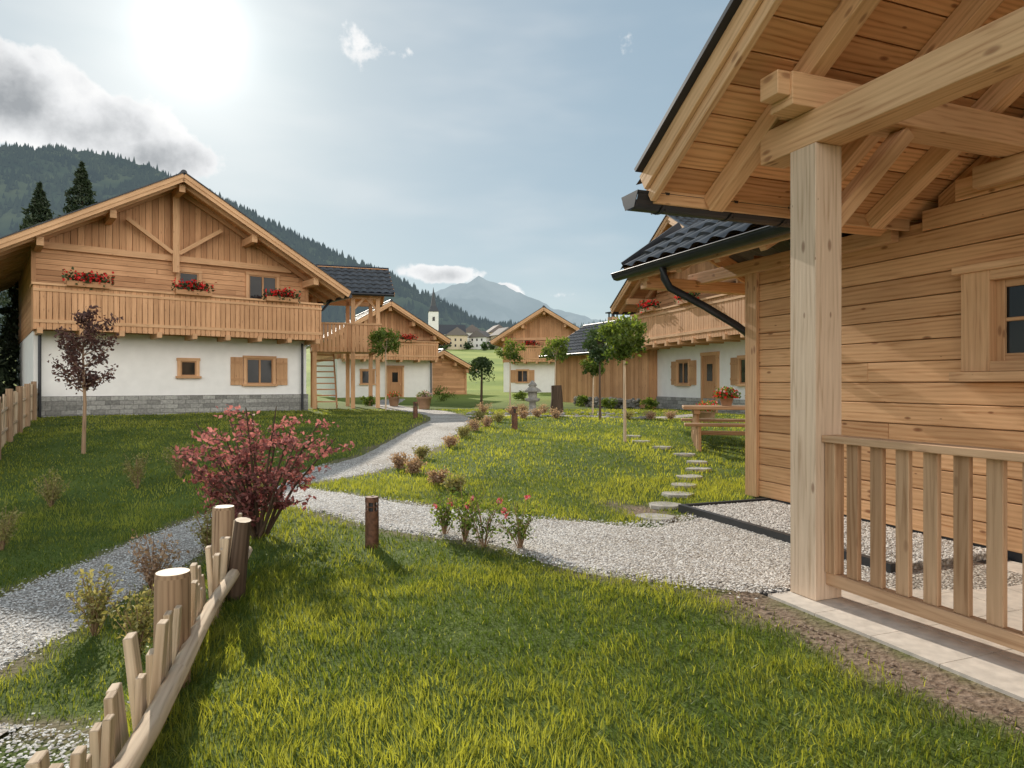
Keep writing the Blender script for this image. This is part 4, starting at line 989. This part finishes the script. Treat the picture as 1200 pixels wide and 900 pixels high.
def sm(v,a,b,to0=0,to1=1):
    mr=N(nt,'ShaderNodeMapRange'); mr.interpolation_type='SMOOTHSTEP'; L.new(v,mr.inputs[0]); mr.inputs[1].default_value=a; mr.inputs[2].default_value=b; mr.inputs[3].default_value=to0; mr.inputs[4].default_value=to1; return mr.outputs[0]
def blob(c,s,zs):
    c=Vector(c).normalized(); v=N(nt,'ShaderNodeVectorMath',operation='SUBTRACT'); L.new(D_,v.inputs[0]); v.inputs[1].default_value=c
    m=N(nt,'ShaderNodeVectorMath',operation='MULTIPLY'); L.new(v.outputs[0],m.inputs[0]); m.inputs[1].default_value=(1/s,1/s,zs/s)
    l=N(nt,'ShaderNodeVectorMath',operation='LENGTH'); L.new(m.outputs[0],l.inputs[0])
    return sm(l.outputs['Value'],1,0)
bl=None
for px,py,s,zs,wt in [(10,115,.20,2.1,1.2),(95,150,.19,2.4,1.25),(175,184,.13,2.4,1.2),(590,352,.065,1.5,1.3),(530,322,.11,4,.95),(650,345,.08,4,.8),(440,40,.16,2.5,.6),(730,50,.05,1,.5)]:
    b_=blob(((px-600)/800,1,(450-py)/800),s,zs); b_=add(b_,wt,'MULTIPLY'); bl=b_ if bl is None else add(bl,b_,'MAXIMUM')
nz=N(nt,'ShaderNodeTexNoise'); nz.inputs['Scale'].default_value=8; nz.inputs['Detail'].default_value=7; nz.inputs['Roughness'].default_value=.6; L.new(D_,nz.inputs['Vector'])
cm=add(bl,add(add(nz.outputs[0],-.5),2.4,'MULTIPLY'))
cf=add(sm(cm,.46,.64),sm(bl,.02,.25),'MULTIPLY'); cf=add(cf,.97,'MULTIPLY')
nz2=N(nt,'ShaderNodeTexNoise'); nz2.inputs['Scale'].default_value=12; nz2.inputs['Detail'].default_value=4
of_=N(nt,'ShaderNodeVectorMath',operation='ADD'); L.new(D_,of_.inputs[0]); of_.inputs[1].default_value=(.03,-.02,.05); L.new(of_.outputs[0],nz2.inputs['Vector'])
dens=add(add(cm,.75,'MULTIPLY'),add(nz2.outputs[0],1.1,'MULTIPLY'))
mr2=N(nt,'ShaderNodeMapRange'); L.new(dens,mr2.inputs[0]); mr2.inputs[1].default_value=.9; mr2.inputs[2].default_value=1.7
cr=ramp(nt,[(0,(1,1,.99)),(.35,(.84,.85,.86)),(1,(.36,.38,.40))]); L.new(mr2.outputs[0],cr.inputs[0])
cs=mixc(nt,1,cr.outputs[0],(9.4,9.4,9.4),'MULTIPLY')
mph=N(nt,'ShaderNodeMapping'); mph.inputs['Scale'].default_value=(1.5,1.5,5); mph.inputs['Rotation'].default_value=(.3,.2,0); L.new(D_,mph.inputs[0])
nh=N(nt,'ShaderNodeTexNoise'); nh.inputs['Scale'].default_value=1.6; nh.inputs['Detail'].default_value=4; L.new(mph.outputs[0],nh.inputs['Vector'])
col=mixc(nt,sm(nh.outputs[0],.42,.75,0,.4),tn,(8.0,8.1,8.1))
# sun aureole on the clear sky, clouds in front of it keep their own shading
dt=N(nt,'ShaderNodeVectorMath',operation='DOT_PRODUCT'); L.new(D_,dt.inputs[0]); dt.inputs[1].default_value=SUN
dc=add(dt.outputs['Value'],0,'MAXIMUM')
g1=add(add(dc,900,'POWER'),6,'MULTIPLY'); g2=add(add(dc,150,'POWER'),1.9,'MULTIPLY'); g3=add(add(dc,24,'POWER'),.7,'MULTIPLY'); gg=add(add(g1,g2),g3)
cb=N(nt,'ShaderNodeCombineXYZ'); L.new(gg,cb.inputs[0]); L.new(gg,cb.inputs[1]); L.new(add(gg,.95,'MULTIPLY'),cb.inputs[2])
va=N(nt,'ShaderNodeVectorMath',operation='ADD'); L.new(col,va.inputs[0]); L.new(cb.outputs[0],va.inputs[1])
col=mixc(nt,cf,va.outputs[0],cs)
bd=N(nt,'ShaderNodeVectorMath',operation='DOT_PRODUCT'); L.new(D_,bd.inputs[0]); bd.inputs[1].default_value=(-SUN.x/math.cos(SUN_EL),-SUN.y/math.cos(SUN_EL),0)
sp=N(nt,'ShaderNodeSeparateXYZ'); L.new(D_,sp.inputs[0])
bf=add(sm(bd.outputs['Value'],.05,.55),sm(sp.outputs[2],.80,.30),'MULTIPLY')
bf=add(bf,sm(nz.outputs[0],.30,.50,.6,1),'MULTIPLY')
col=mixc(nt,bf,col,(22.5,21.2,19.6))  # unseen bright sky band behind the camera, added to fill the facades
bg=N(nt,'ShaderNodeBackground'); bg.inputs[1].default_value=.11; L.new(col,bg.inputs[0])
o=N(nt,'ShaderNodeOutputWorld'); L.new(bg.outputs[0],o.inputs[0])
try: w.cycles.sampling_method='MANUAL'; w.cycles.sample_map_resolution=256
except Exception: pass

sd_=bpy.data.lights.new('sun','SUN'); sd_.energy=5.0; sd_.angle=math.radians(.5); sd_.color=(1,.91,.78)
so=bpy.data.objects.new('sun',sd_); scene.collection.objects.link(so); so.rotation_euler=SUN.to_track_quat('Z','Y').to_euler()
cam=bpy.data.cameras.new('camera'); cam.lens=24; cam.sensor_width=36; cam.clip_end=30000; cam.clip_start=.05
co=bpy.data.objects.new('camera',cam); scene.collection.objects.link(co); co.location=(0,0,1.4); co.rotation_euler=(math.radians(90),0,0); scene.camera=co
